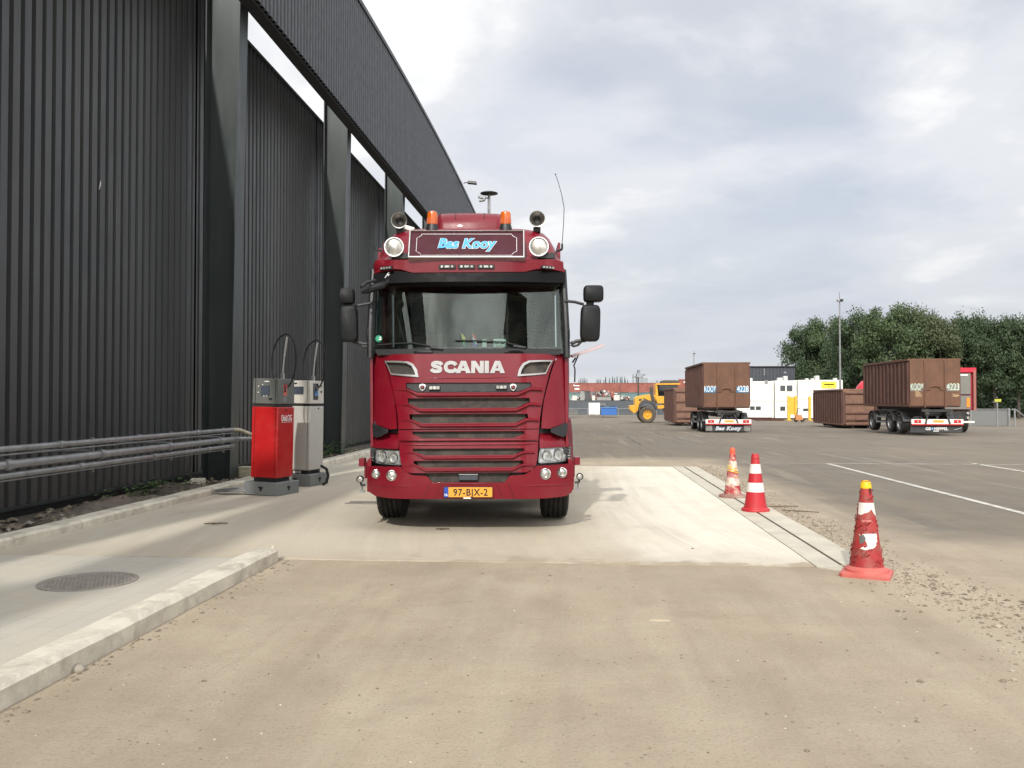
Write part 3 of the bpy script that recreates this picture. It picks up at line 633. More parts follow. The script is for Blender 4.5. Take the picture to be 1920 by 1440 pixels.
stones('grit', 'scattered grit and small stones over the sandy ground', sp, STONED, 4)
sp = [(s[0]+random.uniform(-.5, .5), s[1]+random.uniform(-.5, .5), 0, s[3]*.8) for s in sp[::4] if s[1] < 7.5]
stones('grit', 'pale chips of stone on the sandy ground', [s for s in sp if s[0] > -2.8], mk('pale_chip', (.6, .56, .48), .9, 0, .2, 9), 5)
sp = [(-2.89+abs(random.gauss(0, .09)), random.uniform(3.5, 8.2), 0, random.choice([.006, .01, .014, .02])) for i in range(150)]
stones('grit', 'soil crumbs gathered along the foot of the front kerb', sp, STONED, 6)
sp = [(random.uniform(-7.3, -6.4), random.uniform(8, 26), .03+random.random()*.02, random.choice([.02, .03, .05, .08])) for i in range(700)]
stones('rubble', 'broken stones and litter in the dark earth strip under the wall', sp, STONED, 7)
stones('rubble', 'pale broken stones in the dark earth strip under the wall', [(s[0], s[1]+.2, s[2]+.01, s[3]*.8) for s in sp[::7]], mk('pale_rubble', (.34, .30, .25), .9, 0, .3, 9), 8)
LEAF = mk('weed_leaf', (.06, .11, .03), .6, 0, .3, 12)
random.seed(5)
for (x, y, s, l) in ((-6.7, 22.6, 1.5, 'green weeds growing at the foot of the wall beyond the white pump'), (-6.9, 13.4, .8, 'small weed growing against the wall before the pipe-end column')):
    mb = MB()
    for i in range(int(260*s)):
        b = Vector((random.gauss(0, .16*s), random.gauss(0, .8*s), 0)); h = random.uniform(.04, .26)*s; a = random.uniform(0, 6.3); w = .025
        p = b+Vector((random.gauss(0, .05), random.gauss(0, .05), h)); d = Vector((cos(a), sin(a), .3))*.07
        mb.add([p-d*.4, p+Vector((-sin(a), cos(a), 0))*w, p+d, p-Vector((-sin(a), cos(a), 0))*w], [(0, 1, 2, 3)])
    o = mb.build('weeds', LEAF, sharp=0, recalc=False); o.location = (x, y, .03); tag(o, l, 'weeds', kind='stuff')
# manhole, drain grate, sticks
t = thing('manhole_cover', 'round cast iron manhole cover set in the grey pavers', 'manhole cover', (-4.22, 7.10, .009))
IRON = mk('cast_iron', (.30, .275, .24), .75, .1, .25, 9, dirt=(.28, .25, .2), dirt_amt=.5)
mb = MB(); mb.lathe([(.40, -.006), (.40, .006), (.36, .007), (.355, -.004)], n=48); mb.build('frame', IRON, t)
mb = MB(); mb.lathe([(.355, -.004), (.35, .0), (.001, .0)], n=48)
for i in range(-10, 11):
    h = sqrt(max(0, .34**2-(i*.032)**2)); mb.box((i*.032, 0, .004), (.014, 2*h, .008))
o = mb.build('lid', IRON, t); o.rotation_euler.z = .5
t = thing('drain_grate', 'narrow iron drain grate in the concrete left of the front wheel', 'drain grate', (-3.24, 12.8, .011))
mb = MB(); mb.box((0, 0, .0), (.50, .26, .004)); mb.build('pit', INKB, t)
mb = MB()
for i in range(8): mb.box((-.21+i*.06, 0, .007), (.026, .24, .008), Matrix.Rotation(-.5, 3, 'Z'))
for y in (-.125, .125): mb.box((0, y, .008), (.50, .018, .01))
mb.build('bars', IRON, t)
TWIG = mk('twig', (.12, .09, .06), .9, 0, .3, 9)
for (px, py, l, a, lab) in ((405, 983, .28, .2, 'thin dark twig on the concrete in front of the red pump'), (1395+1, 1078-0, .0, 0, ''), (1500, 960, .5, -.4, 'dark stick lying by the gravel right of the striped cone'), (830, 993, .16, .1, 'dark clump of dirt on the slab in front of the lorry'), (1465, 951, .5, .1, 'thin dark stick in the gravel beside the clean striped cone')):
    if not l: continue
    q = at_z(px, py, .015); mb = MB()
    mb.tube([(-l/2, 0, .01), (-l/6, .02, .012), (l/5, -.01, .015), (l/2, .015, .01)], .008, 6)
    mb.tube([(0, 0, .01), (l*.2, .05, .012)], .006, 6); mb.tube([(-l*.2, 0, .01), (0, -.04, .012)], .007, 6)
    o = mb.build('twig', TWIG); o.location = q; o.rotation_euler.z = a; tag(o, lab, 'twig')
q = at_z(1236, 1164); mb = MB(); mb.prism([(-.07, -.008), (0, -.02), (.075, -.01), (.06, .008), (-.02, .012)], 0, .008, 'xy'); o = mb.build('splinter', mk('pale_wood', (.5, .42, .32), .8)); o.location = q; tag(o, 'pale wood splinter lying alone on the sandy ground', 'splinter')
q = at_z(133, 1258); mb = MB(); mb.lathe([(.001, .05), (.03, .045), (.05, .025), (.045, .0)], n=9); o = mb.build('stone', mk('kerb_stone_grey', (.30, .27, .22), .9, 0, .2, 20), sharp=60); o.location = (q.x+.03, q.y, 0); o.scale = (1.2, .8, .8); tag(o, 'fist-sized pale stone at the foot of the front kerb', 'stone')

# ================================================================== TRAFFIC CONES
CR = mk('cone_red', (.46, .018, .028), .5, 0, .1, 6, dirt=(.30, .12, .09), dirt_amt=.3, bump=.1)
CW = mk('cone_white_band', (.72, .70, .66), .45, 0, .06, 8, dirt=(.4, .35, .28), dirt_amt=.35)
CWO = mk('cone_white_worn', (.66, .62, .52), .6, 0, .1, 8, dirt=(.42, .07, .05), dirt_amt=.95, dscale=11)
CRO = mk('cone_red_worn', (.38, .035, .04), .6, 0, .2, 8, dirt=(.62, .55, .45), dirt_amt=.85, dscale=10)
CRD = mk('cone_muddy_red', (.36, .03, .03), .6, 0, .25, 6, dirt=(.27, .11, .085), dirt_amt=.8, dscale=9, bump=.5, bscale=40)
CBASE = mk('cone_coral_base', (.54, .115, .095), .5, 0, .12, 5, dirt=(.45, .2, .16), dirt_amt=.5)
CDUST = mk('cone_dusty_base', (.30, .15, .12), .8, 0, .25, 6, dirt=(.36, .31, .25), dirt_amt=.8)
COR = mk('cone_orange', (.85, .11, .05), .5, 0, .1, 6); YT = mk('yellow_tape', (.85, .55, .02), .5, 0, .15, 9)
def cone(loc, rz, label, H, rb, rt, bands, base_r, base_mat, square=False, tip=None):
    t = thing('traffic_cone', label, 'traffic cone', loc, rz, 'traffic cones along the slot drain')
    R = lambda z: rb+(rt-rb)*(z-.045)/(H-.045)
    mb = MB()
    if square:
        ring = lambda s, z: [(s*x*(1 if abs(x) == abs(y) else 1), s*y, z) for x, y in [(-1, -.86), (-.86, -1), (.86, -1), (1, -.86), (1, .86), (.86, 1), (-.86, 1), (-1, .86)]]
        mb.loft([ring(base_r, 0), ring(base_r, .028), ring(base_r*.9, .04)]); mb.lathe([(rb*1.28, .038), (rb*1.25, .06), (rb*1.06, .075), (rb*.98, .085)], n=36)
    else: mb.lathe([(.001, 0), (base_r, 0), (base_r, .022), (base_r*.96, .036), (rb*1.08, .045), (rb*1.02, .06)], n=36)
    mb.build('base', base_mat, t, sharp=30)
    for (z0, z1, m, bulge) in bands:
        mb = MB(); a = 36; rings = []
        k = max(2, int((z1-z0)/.03))
        for i in range(k+1):
            z = z0+(z1-z0)*i/k; r = R(z)+bulge; rings.append((r, z))
        mb.lathe(rings, n=a); b = mb.build('band', m, t, sharp=30)
    mb = MB(); z = H; r = R(H); mb.lathe([(R(H-.07)+.002, H-.07), (R(H-.06)+.006, H-.06), (R(H-.04)+.005, H-.04), (r+.004, H-.01), (r*.8, H), (r*.55, H-.004), (r*.5, H-.06)], n=24); mb.build('tip', tip or bands[-1][2], t)
    return t
q = at_z(1420, 962); cone((q.x, q.y+.12, .018), .3, 'clean red and white striped traffic cone, middle of the three', .80, .155, .045, [(.04, .27, CR, .0), (.27, .40, CW, .003), (.40, .53, CR, 0), (.53, .66, CW, .003), (.66, .80, CR, 0)], .195, CR)
q = at_z(1376, 935); c1 = cone((q.x, q.y+.1, .018), 0, 'scuffed traffic cone with an orange tip and yellow tape, farthest of the three', .79, .135, .03, [(.04, .19, CRO, 0), (.19, .32, CWO, .002), (.32, .42, CRO, 0), (.42, .58, CWO, .002), (.58, .69, CRO, 0), (.69, .79, COR, 0)], .22, CDUST, tip=COR)
for k, (z, tl) in enumerate(((.47, .35), (.44, .3), (.41, .2))):
    mb = MB(); mb.tube([((.135+(.03-.135)*(z-.045)/.745+.004)*cos(a), (.135+(.03-.135)*(z-.045)/.745+.004)*sin(a), z-tl*.1*cos(a)) for a in [2*pi*i/20 for i in range(21)]], .006, 5); mb.build('tape', YT, c1)
q = at_z(1637, 1085); c3 = cone((q.x+.0, q.y+.17, 0), radians(-24), 'muddy battered traffic cone with a yellow tip on a coral square base, nearest the camera', .85, .150, .036, [(.08, .85, CRD, 0)], .21, CBASE, True, tip=YT)
# peeling remains of its white bands: shaped patches wrapped on the cone, and torn rubber flaps
def wrap(name, poly, mat, off=.003, parent=c3, ang0=-pi/2+radians(15)):
    R = lambda z: .15+(.036-.15)*(z-.045)/.805+off
    pts = dens(poly, .02); V = [Vector(p) for p in pts]; nb = len(V); E = [(i, (i+1) % nb) for i in range(nb)]
    V += [Vector((i*.016+.003, j*.016+.005)) for i in range(-8, 9) for j in range(5, 55) if inside((i*.016+.003, j*.016+.005), pts)]
    vo, eo, fo, *_ = geometry.delaunay_2d_cdt(V, E, [], 0, 1e-5)
    F = [tuple(f) for f in fo if inside((sum(vo[i].x for i in f)/3, sum(vo[i].y for i in f)/3), pts)]
    mb = MB(); mb.add([(R(p.y)*cos(ang0+p.x/R(p.y)), R(p.y)*sin(ang0+p.x/R(p.y)), p.y) for p in vo], F); return mb.build(name, mat, parent, recalc=False)
wrap('white_patch', [(-.085, .655), (.085, .655), (.10, .53), (.06, .56), (.035, .60), (.01, .575), (-.03, .56), (-.06, .545), (-.09, .55)], CW)
wrap('white_patch', [(-.085, .375), (.0, .385), (.08, .385), (.088, .36), (.08, .34), (.09, .32), (.07, .30), (.072, .28), (.05, .262), (.02, .25), (-.03, .24), (-.075, .25), (-.04, .275), (-.01, .29), (-.03, .33), (-.06, .35)], CW)
wrap('white_patch', [(-.06, .50), (.05, .505), (.045, .48), (.03, .495), (.01, .48), (-.02, .495), (-.04, .48)], mk('pinkish_band', (.5, .18, .16), .6), .002)
wrap('scorch', [(.015, .83), (.035, .83), (.04, .74), (.03, .72), (.02, .77)], INKB, .004)
wrap('grey_sticker', [(-.08, .36), (-.04, .375), (-.02, .34), (-.045, .30), (-.075, .29)], PGREY, .004)
random.seed(21); mb = MB()
for i in range(90):
    z = random.choice([random.gauss(.17, .05), random.gauss(.44, .05), random.gauss(.22, .04), random.uniform(.1, .8)]); z = min(.8, max(.1, z)); a = random.uniform(0, 2*pi); r = .15+(.036-.15)*(z-.045)/.805+.002
    c = Vector((r*cos(a), r*sin(a), z)); tg = Vector((-sin(a), cos(a), 0)); no = Vector((cos(a), sin(a), .1)); w = random.uniform(.008, .03)
    mb.add([c-tg*w+no*.002, c-tg*w*.3+no*random.uniform(.006, .014)+Vector((0, 0, -.012)), c+tg*w*.5+no*random.uniform(.004, .012)+Vector((0, 0, .006)), c+tg*w+no*.002, c+Vector((0, 0, -.02))+no*.004], [(0, 1, 2, 3), (0, 4, 1), (1, 4, 3, 2)])
o = mb.build('torn_skin', CRD, c3, sharp=0); o['kind'] = 'stuff'

# ================================================================== THE RED LORRY
# local frame: x across, y back from the bumper face, z up
D0 = 10.0
lc = Vector((0, 0, HCAM)) + FW*D0 + RT*((878.5-960)/FPX*D0)
lorry = thing('lorry', 'large dark red lorry facing the camera on the concrete slab, amber beacons on its roof', 'lorry', (lc.x, lc.y, .014), YAW)
CX = 953.0
def A(x, y, dy=0):      # measurements off the upper half of the front, dy = setback from the bumper face
    s = 1+dy/D0; return ((x-CX)/589.2*s-.0511*dy, HCAM-.014+(4.337-y/589.2-HCAM)*s)
def B(x, y, dy=0):
    s = 1+dy/D0; return ((x-CX)/589.2*s-.0511*dy, HCAM-.014+(2.332-y/589.2-HCAM)*s)
def sym(pts): return [(((a[0]-b[0])/2), (a[1]+b[1])/2) for a, b in pts]
def bend(x, e=.55, k=.36, full=.68):
    t = max(0, (abs(x)-e)/full); return k*t**2.3
def yb(x, z): return .012*(z-.9)/1.2*10*.8+bend(x)            # grille panel face
def yl(x, z): return bend(x, .6, .30, .64) - .0 + max(0, (.62-z))**2*.5      # bumper face
def ygl(x, z): return .135+.21*(z-2.1)+.13*(abs(x)/1.15)**2.4       # windscreen
def SH(name, pts, yf, t, mat=RED, holes=(), step=.05, bevel=.006, par=None, **k): return sheet(name, pts, yf, t, mat, par or lorry, holes, step, bevel, **k)

# --- bumper
bo = [B(x, y) for x, y in ((234, 912), (482, 906), (512, 932), (560, 962), (665, 968), (690, 1000), (705, 1013), (1197, 1013), (1213, 1000), (1238, 966), (1345, 958), (1395, 926), (1422, 900), (1692, 895), (1697, 960), (1695, 1060), (1680, 1100), (1640, 1122), (1500, 1128), (400, 1128), (290, 1120), (248, 1100), (232, 1060), (229, 960))]
fogs = [(298, 963, 32), (418, 968, 38), (1485, 957, 40), (1605, 953, 37)]
fh = []
for fx, fy, fr in fogs:
    cx, cz = B(fx, fy); r = fr/589.2; fh.append([(cx+r*cos(2*pi*i/20), cz+r*sin(2*pi*i/20)) for i in range(20)])
bump_o = SH('bumper', bo, yl, .06, holes=fh, bevel=.008)
for i, (fx, fy, fr) in enumerate(fogs):
    cx, cz = B(fx, fy); r = fr/589.2; y = yl(cx, cz)
    mb = MB(); mb.lathe([(r, .0), (r*.98, -.006), (r*.86, -.008), (r*.82, .012)], (cx, y+.004, cz), 'y', 28); f = mb.build('fog_lamp', CHR, lorry)
    mb = MB(); mb.lathe([(r*.84, .018), (r*.6, .006), (.001, .001)], (cx, y+.01, cz), 'y', 28); mb.build('lens', LENSR, f)
def crease(pts, yf, r=.012, rz=.010, mat=RED, name='crease', par=None, out=0, rs=None):
    P = [Vector((x, yf(x, z)-out, z)) for x, z in dens_open(pts, .06)]
    n = len(P); mb = MB(); mb.tube(P, r, 8, rad2=rz, up=(0, -1, 0), rs=rs or [min(1, .25+min(i, n-1-i)*.25) for i in range(n)]); return mb.build(name, mat, par or lorry, sharp=60)
def dens_open(p, step):
    o = []
    for a, b in zip(p, p[1:]):
        d = sqrt((a[0]-b[0])**2+(a[1]-b[1])**2); k = max(1, int(d/step)); o += [(a[0]+(b[0]-a[0])*j/k, a[1]+(b[1]-a[1])*j/k) for j in range(k)]
    return o+[p[-1]]
crease([B(240, 1042), B(400, 1040), B(560, 1038)], yl, .010, .012, par=bump_o); crease([B(1330, 1036), B(1500, 1034), B(1685, 1038)], yl, .010, .012, par=bump_o)
crease([B(700, 1016), B(950, 1020), B(1200, 1016)], yl, .010, .008, par=bump_o)
for x0, x1 in ((690, 640), (770, 720), (1150, 1190), (1225, 1270)):
    a, b = B(x0, 1016), B(x1, 1126); mb = MB(); mb.tube([(x, yl(x, z)-.001, z) for x, z in dens_open([a, b], .05)], .0022, 5); mb.build('panel_gap', INKB, bump_o)
for s in (-1, 1):      # bumper ends turning back to the wheel arch
    mb = MB(); R = []
    for y, hw in ((.29, 1.238), (.5, 1.245), (.8, 1.25)): R.append([(s*hw, y, .46), (s*hw, y, .85), (s*(hw-.05), y, .86), (s*(hw-.05), y, .45)])
    mb.loft(R); mb.build('bumper_end', RED, lorry, bevel=.006)
# bumper air intake and radar block
BI = SH('lower_intake', [B(x, y) for x, y in ((660, 940), (1245, 938), (1212, 1012), (690, 1014))], lambda x, z: yl(x, z)+.045, .02, MESH, bevel=0)
c = B(952, 979); mb = MB(); mb.box((c[0], .025, c[1]), (.225, .05, .068)); mb.build('radar_cover', mk('slate_plastic', (.05, .06, .075), .4), BI, bevel=.008)
c = B(952, 957); mb = MB(); mb.box((c[0], .0, c[1]), (.225, .03, .010)); mb.build('trim', SILV, BI)
# licence plate
pc = ((B(785, 0)[0]+B(1118, 0)[0])/2, B(0, 1079)[1]); PWID = (1118-785)/589.2; PH = 68/589.2
mb = MB(); mb.box((pc[0], -.012, pc[1]), (PWID+.012, .012, PH+.012)); pl = mb.build('number_plate', BLK, lorry, bevel=.003)
mb = MB(); mb.box((pc[0]+.026, -.0205, pc[1]), (PWID-.052, .005, PH)); mb.build('plate_face', PLATE, pl, bevel=.002)
mb = MB(); mb.box((pc[0]-PWID/2+.026, -.0205, pc[1]), (.050, .005, PH)); mb.build('blue_band', mk('plate_blue', (.02, .07, .38), .4), pl)
lettering('characters', '97-BJX-2', .078, INKB, pl, lambda p: Vector((p.x+pc[0]+.028, p.y-.0232, p.z+pc[1])), sx=.86, bold=.022, ext=.001, space=1.14)
lettering('country_code', 'NL', .026, WL, pl, lambda p: Vector((p.x+pc[0]-PWID/2+.026, p.y-.0232, p.z+pc[1]-.030)), sx=.85, bold=.02, ext=.001)
mb = MB(); mb.box((pc[0]-.01, -.02, pc[1]-.068), (.09, .004, .014)); mb.build('sticker', WL, pl)

# --- lower grille flap (two slots)
def slot(x0, x1, xb0, xb1, yt, ys, ybm): return [B(x0, yt), B(x1, yt-3), B(x1+5, ys-4), B(xb1, ybm-4), B(xb0, ybm), B(x0+3, ys)]
lo = [B(x, y) for x, y in ((468, 738), (1437, 733), (1430, 850), (1418, 895), (1392, 925), (1355, 942), (558, 948), (520, 938), (496, 915), (484, 885), (474, 820))]
s5 = slot(567, 1335, 650, 1260, 780, 800, 826); s6 = slot(574, 1330, 652, 1255, 864, 886, 910)
ylo = lambda x, z: yb(x, z)-.005+bend(x, .62, .05)
flap = SH('lower_grille_flap', lo, ylo, .045, holes=[s5, s6], bevel=.007)
gm = SH('grille_mesh', [B(540, 765), B(1360, 762), B(1290, 925), B(620, 928)], lambda x, z: ylo(x, z)+.05, .01, MESH, bevel=0, par=flap)
# --- fixed strip with slot 4, hood with slots 1-3
st = [B(x, y) for x, y in ((460, 653), (1442, 648), (1437, 728), (467, 733))]
s4 = slot(555, 1345, 635, 1265, 656, 680, 714); s4 = [B(560, 662), B(1340, 658), B(1342, 676), B(1265, 706), B(635, 710), B(563, 680)]
strip = SH('grille_strip', st, lambda x, z: yb(x, z)+.012, .045, holes=[s4])
SH('grille_mesh', [B(530, 654), B(1370, 650), B(1300, 728), B(610, 730)], lambda x, z: yb(x, z)+.062, .01, MESH, bevel=0, par=strip)
ho = [B(300, 122), B(1608, 118), B(1567, 148), B(1536, 198), B(1511, 278), B(1486, 378), B(1463, 478), B(1450, 558), B(1443, 642), B(462, 646), B(456, 560), B(442, 480), B(418, 380), B(392, 280), B(368, 200), B(338, 150)]
s1 = slot(512, 1386, 600, 1290, 324, 362, 392); s2 = slot(527, 1375, 612, 1285, 432, 468, 500); s3 = slot(541, 1362, 624, 1276, 542, 575, 604)
inl = [(362, 178), (440, 180), (515, 186), (550, 205), (572, 240), (580, 268), (500, 264), (405, 256), (380, 205)]
inlL = [B(*p) for p in inl]; inlR = [B(2*947-x, y-5) for x, y in reversed(inl)]
hood = SH('front_panel', ho, yb, .05, holes=[s1, s2, s3, inlL, inlR], step=.045, bevel=.007)
SH('grille_mesh', [B(490, 312), B(1405, 308), B(1340, 618), B(570, 622)], lambda x, z: yb(x, z)+.055, .01, MESH, bevel=0, par=hood)
s1b = [B(x, y) for x, y in ((516, 328), (1383, 325), (1386, 356), (1292, 384), (598, 388), (520, 358))]
SH('light_bar_panel', s1b, lambda x, z: yb(x, z)+.02, .02, mk('charcoal_grille', (.035, .036, .038), .6, 0, .15, 6), bevel=.003, par=hood)
# rounded lower lips that catch the light
def lip(x0, x1, xb0, xb1, ys, ybm, f, par, r=.042, rz=.024):
    pts = [B(x0-75, ys+14), B(x0-20, ys+10), B(x0+12, ys+10), B(xb0, ybm+19), B(xb1, ybm+15), B(x1-8, ys+6), B(x1+22, ys+6), B(x1+75, ys+10)]
    P = dens_open(pts, .05); n = len(P); crease(pts, f, r, rz, name='slat', par=par, rs=[min(1, .15+min(i, n-1-i)*.16) for i in range(n)])
lip(512, 1386, 600, 1290, 362, 392, yb, hood); lip(527, 1375, 612, 1285, 468, 500, yb, hood); lip(541, 1362, 624, 1276, 575, 604, yb, hood)
lip(567, 1335, 650, 1260, 800, 826, ylo, flap, .036, .020); lip(574, 1330, 652, 1255, 886, 910, ylo, flap, .036, .020)
crease([B(475, 722), B(640, 722), B(1270, 718), B(1430, 720)], yb, .012, .012, name='slat', par=strip)
crease([B(480, 752), B(700, 752), B(1200, 748), B(1428, 748)], ylo, .016, .013, name='slat', par=flap)
crease([B(650, 287), B(800, 290), B(1100, 288), B(1240, 284)], yb, .010, .008, name='ridge', par=hood)
# side air inlets: chrome rims
for sgn, pts, iy in ((-1, [(350, 166), (440, 168), (525, 173), (565, 192), (592, 232), (604, 284), (500, 276), (402, 266)], inlL), (1, None, inlR)):
    base = [(350, 166), (440, 168), (525, 173), (565, 192), (592, 232), (604, 284), (500, 276), (402, 266), (378, 215)]
    po = [B(*p) for p in base] if sgn < 0 else [B(2*947-x, y-5) for x, y in reversed(base)]
    rim = SH('air_inlet', po, lambda x, z: yb(x, z)-.022, .03, SILV, holes=[iy], bevel=.006)
    SH('inlet_mesh', po, lambda x, z: yb(x, z)+.03, .01, MESH, bevel=0, par=rim)
# maker's lettering, badges, small grille lamps
SLET = mk('letter_metal', (.36, .355, .35), .38, .6, .1, 9)
def union_letters(name, polys, fn, ext, mat, par):
    V = []; E = []
    for lp in polys:
        k = len(V); V += [Vector(p) for p in lp]; E += [(k+i, k+(i+1) % len(lp)) for i in range(len(lp))]
    vo, eo, fo, *_ = geometry.delaunay_2d_cdt(V, E, [], 0, 1e-5); F = []
    for f in fo:
        c_ = (sum(vo[i].x for i in f)/3, sum(vo[i].y for i in f)/3)
        if any(inside(c_, p) for p in polys): F.append(tuple(f))
    n = len(vo); vs = [fn(p.x, p.y, 0) for p in vo]+[fn(p.x, p.y, ext) for p in vo]; cnt = {}
    for f in F:
        for i in range(3): cnt[(f[i], f[(i+1) % 3])] = 1
    fs = [tuple(i+n for i in f) for f in F]+[(a_, b_, b_+n, a_+n) for (a_, b_) in cnt if (b_, a_) not in cnt]
    mb = MB(); mb.add(vs, fs); return mb.build(name, mat, par, sharp=0)
def stroke_polys(path, t):
    o = []
    for (x0, z0), (x1, z1) in zip(path, path[1:]):
        d = sqrt((x1-x0)**2+(z1-z0)**2); nx, nz = -(z1-z0)/d*t/2, (x1-x0)/d*t/2
        o.append([(x0+nx, z0+nz), (x0-nx, z0-nz), (x1-nx, z1-nz), (x1+nx, z1+nz)])
    for (x, z) in path[1:-1]: o.append([(x+t/2*cos(2*pi*i/14+.07), z+t/2*sin(2*pi*i/14+.07)) for i in range(14)])
    return o
S_ = [(.88, .66), (.80, .79), (.62, .85), (.36, .855), (.19, .79), (.155, .68), (.25, .575), (.5, .515), (.72, .44), (.78, .32), (.74, .20), (.58, .148), (.30, .15), (.13, .22), (.05, .34)]
C_ = [(.97, .64), (.88, .78), (.70, .85), (.47, .855), (.26, .77), (.155, .60), (.15, .42), (.24, .24), (.45, .148), (.70, .15), (.90, .24), (.98, .38)]
A_ = [[(0, 0), (.38, 0), (.72, 1), (.42, 1)], [(.48, .995), (.83, .995), (1.22, .005), (.84, .005)], [(.28, .19), (.96, .19), (.96, .41), (.28, .41)]]
GL = [(0, stroke_polys(S_, .29)), (1.05, stroke_polys(C_, .29)), (2.0, A_), (3.25, [[(0, 0), (.31, 0), (.31, 1), (0, 1)], [(.70, .003), (1.01, .003), (1.01, .997), (.70, .997)], [(.002, .999), (.36, .999), (1.008, .006), (.65, .006)]]), (4.33, [[(0, 0), (.34, 0), (.34, 1), (0, 1)]]), (4.74, A_)]
c = B(946, 213); hL = 86/589.2; kx = 517/589.2/5.96
for off, polys in GL:
    union_letters('front_lettering', [[(c[0]+(x+off-2.98)*kx, c[1]+(z-.5)*hL) for x, z in p] for p in polys], lambda x, z, e: Vector((x, yb(x, z)+.004-e, z)), .018, SLET, hood)
for bx in (630, 1262):
    x, z = B(bx, 356); y = yb(x, z)
    mb = MB(); sh = [(0, -.046), (.03, -.02), (.043, .015), (.035, .037), (0, .045), (-.035, .037), (-.043, .015), (-.03, -.02)]
    mb.prism([(x+a, z+b) for a, b in sh], y-.006, y+.018); bd = mb.build('badge', CHR, hood, bevel=.003)
    mb = MB(); mb.lathe([(.027, -.008), (.026, -.011), (.001, -.012)], (x, y, z), 'y', 20); mb.build('badge_disc', GBLK, bd)
    mb = MB(); mb.prism([(x+a*.32, z+b*.32+.001) for a, b in sh], y-.0155, y-.012); mb.build('badge_emblem', mk('badge_red', (.25, .02, .03), .4), bd)
for lx, ly in ((714, 359), (1180, 354)):
    x, z = B(lx, ly); y = yb(x, z)
    mb = MB(); mb.box((x, y+.004, z), (.132, .03, .052)); q = mb.build('marker_lamp', BLK, hood, bevel=.004)
    for k in (-1, 0, 1): mb = MB(); mb.box((x+k*.042, y-.012, z), (.038, .008, .036)); mb.build('lens', LENSR, q, bevel=.002)
# --- corner panels
cpl = [(246, 74), (258, 72), (292, 92), (330, 135), (358, 190), (383, 262), (408, 350), (433, 450), (447, 550), (454, 644), (395, 648), (258, 606), (252, 560), (247, 450), (244, 250)]
for s in (-1, 1):
    po = [B(*p) for p in cpl] if s < 0 else [B(2*955.5-x, y-4) for x, y in reversed(cpl)]
    SH('corner_panel', po, lambda x, z: yb(x, z)-.018+.25*max(0, abs(x)-1.12), .05, bevel=.01)
    ks = [(258, 612), (300, 622), (388, 652), (386, 674), (330, 700), (290, 712), (266, 690)]
    po = [B(*p) for p in ks] if s < 0 else [B(2*955.5-x, y-6) for x, y in reversed(ks)]
    SH('wind_deflector', po, lambda x, z: yb(x, z)-.045, .09, BLK, bevel=.008)
    hs = [(243, 784), (247, 742), (275, 712), (330, 690), (390, 664), (460, 650), (464, 735), (464, 786)]
    po = [B(*p) for p in hs] if s < 0 else [B(2*955-x, y-8) for x, y in reversed(hs)]
    SH('headlamp_shoulder', po, lambda x, z: yb(x, z)+.01+.9*max(0, z-B(0, 742)[1])*1, .05, bevel=.008)
    # headlamp
    hl = [(244, 796), (330, 792), (470, 794), (478, 830), (484, 892), (470, 898), (330, 895), (250, 888)]
    f = (lambda p: B(*p)) if s < 0 else (lambda p: B(2*961-p[0], p[1]-13))
    po = [f(p) for p in (hl if s < 0 else hl[::-1])]
    lamp = SH('headlight', po, lambda x, z: yb(x, z)+.055, .05, SILV, bevel=.004)
    dk = [(246, 798), (276, 797), (284, 890), (252, 886)]; SH('side_marker', [f(p) for p in (dk if s < 0 else dk[::-1])], lambda x, z: yb(x, z)+.04, .02, BLK, bevel=0, par=lamp)
    for k in range(4):
        q = f((262, 812+k*20)); mb = MB(); mb.box((q[0], yb(*q)+.032, q[1]), (.025, .02, .016)); mb.build('side_marker', LENSD if s < 0 else LENSR, lamp)
    rf = [(290, 802), (462, 800), (474, 888), (300, 884), (284, 850)]
    SH('reflector', [f(p) for p in (rf if s < 0 else rf[::-1])], lambda x, z: yb(x, z)+.046, .02, LENS, bevel=0, par=lamp)
    for (hx, hy, hr, mt) in ((342, 842, 40, LENSR), (425, 845, 36, LENSR)):
        q = f((hx, hy)); r = hr/589.2; mb = MB(); mb.lathe([(r, -.004), (r*.94, -.010), (r*.8, .008), (r*.35, .022), (r*.3, .004), (.001, .0)], (0, 0, 0), 'y', 28); o_ = mb.build('lamp_bowl', mt, lamp); sl_ = math.atan((yb(q[0]+.02, q[1])-yb(q[0]-.02, q[1]))/.04); o_.location = (q[0], yb(*q)+.034, q[1]); o_.rotation_euler.z = sl_
        mb = MB(); mb.lathe([(r*1.04, .0), (r, -.014), (r*.93, -.004)], (0, 0, 0), 'y', 28); o_ = mb.build('lamp_ring', CHR, lamp); o_.location = (q[0], yb(*q)+.034, q[1]); o_.rotation_euler.z = sl_
    SH('clear_cover', po, lambda x, z: yb(x, z)+.012, .004, CLEAR, bevel=0, par=lamp)
    # shut-line liner behind everything
    SH('inner_liner', [B(470, 640), B(250, 600), B(236, 800), B(236, 930), B(560, 960), B(600, 700)] if s < 0 else [B(2*955-x, y) for x, y in ((600, 700), (560, 960), (236, 930), (236, 800), (250, 600), (470, 640))], lambda x, z: yb(x, z)+.11, .02, BLK, bevel=0)
SH('radiator_back', [B(450, 640), B(1460, 640), B(1440, 940), B(1240, 1030), B(670, 1030), B(460, 940)], lambda x, z: yb(x, z)+.13, .02, BLK, bevel=0)
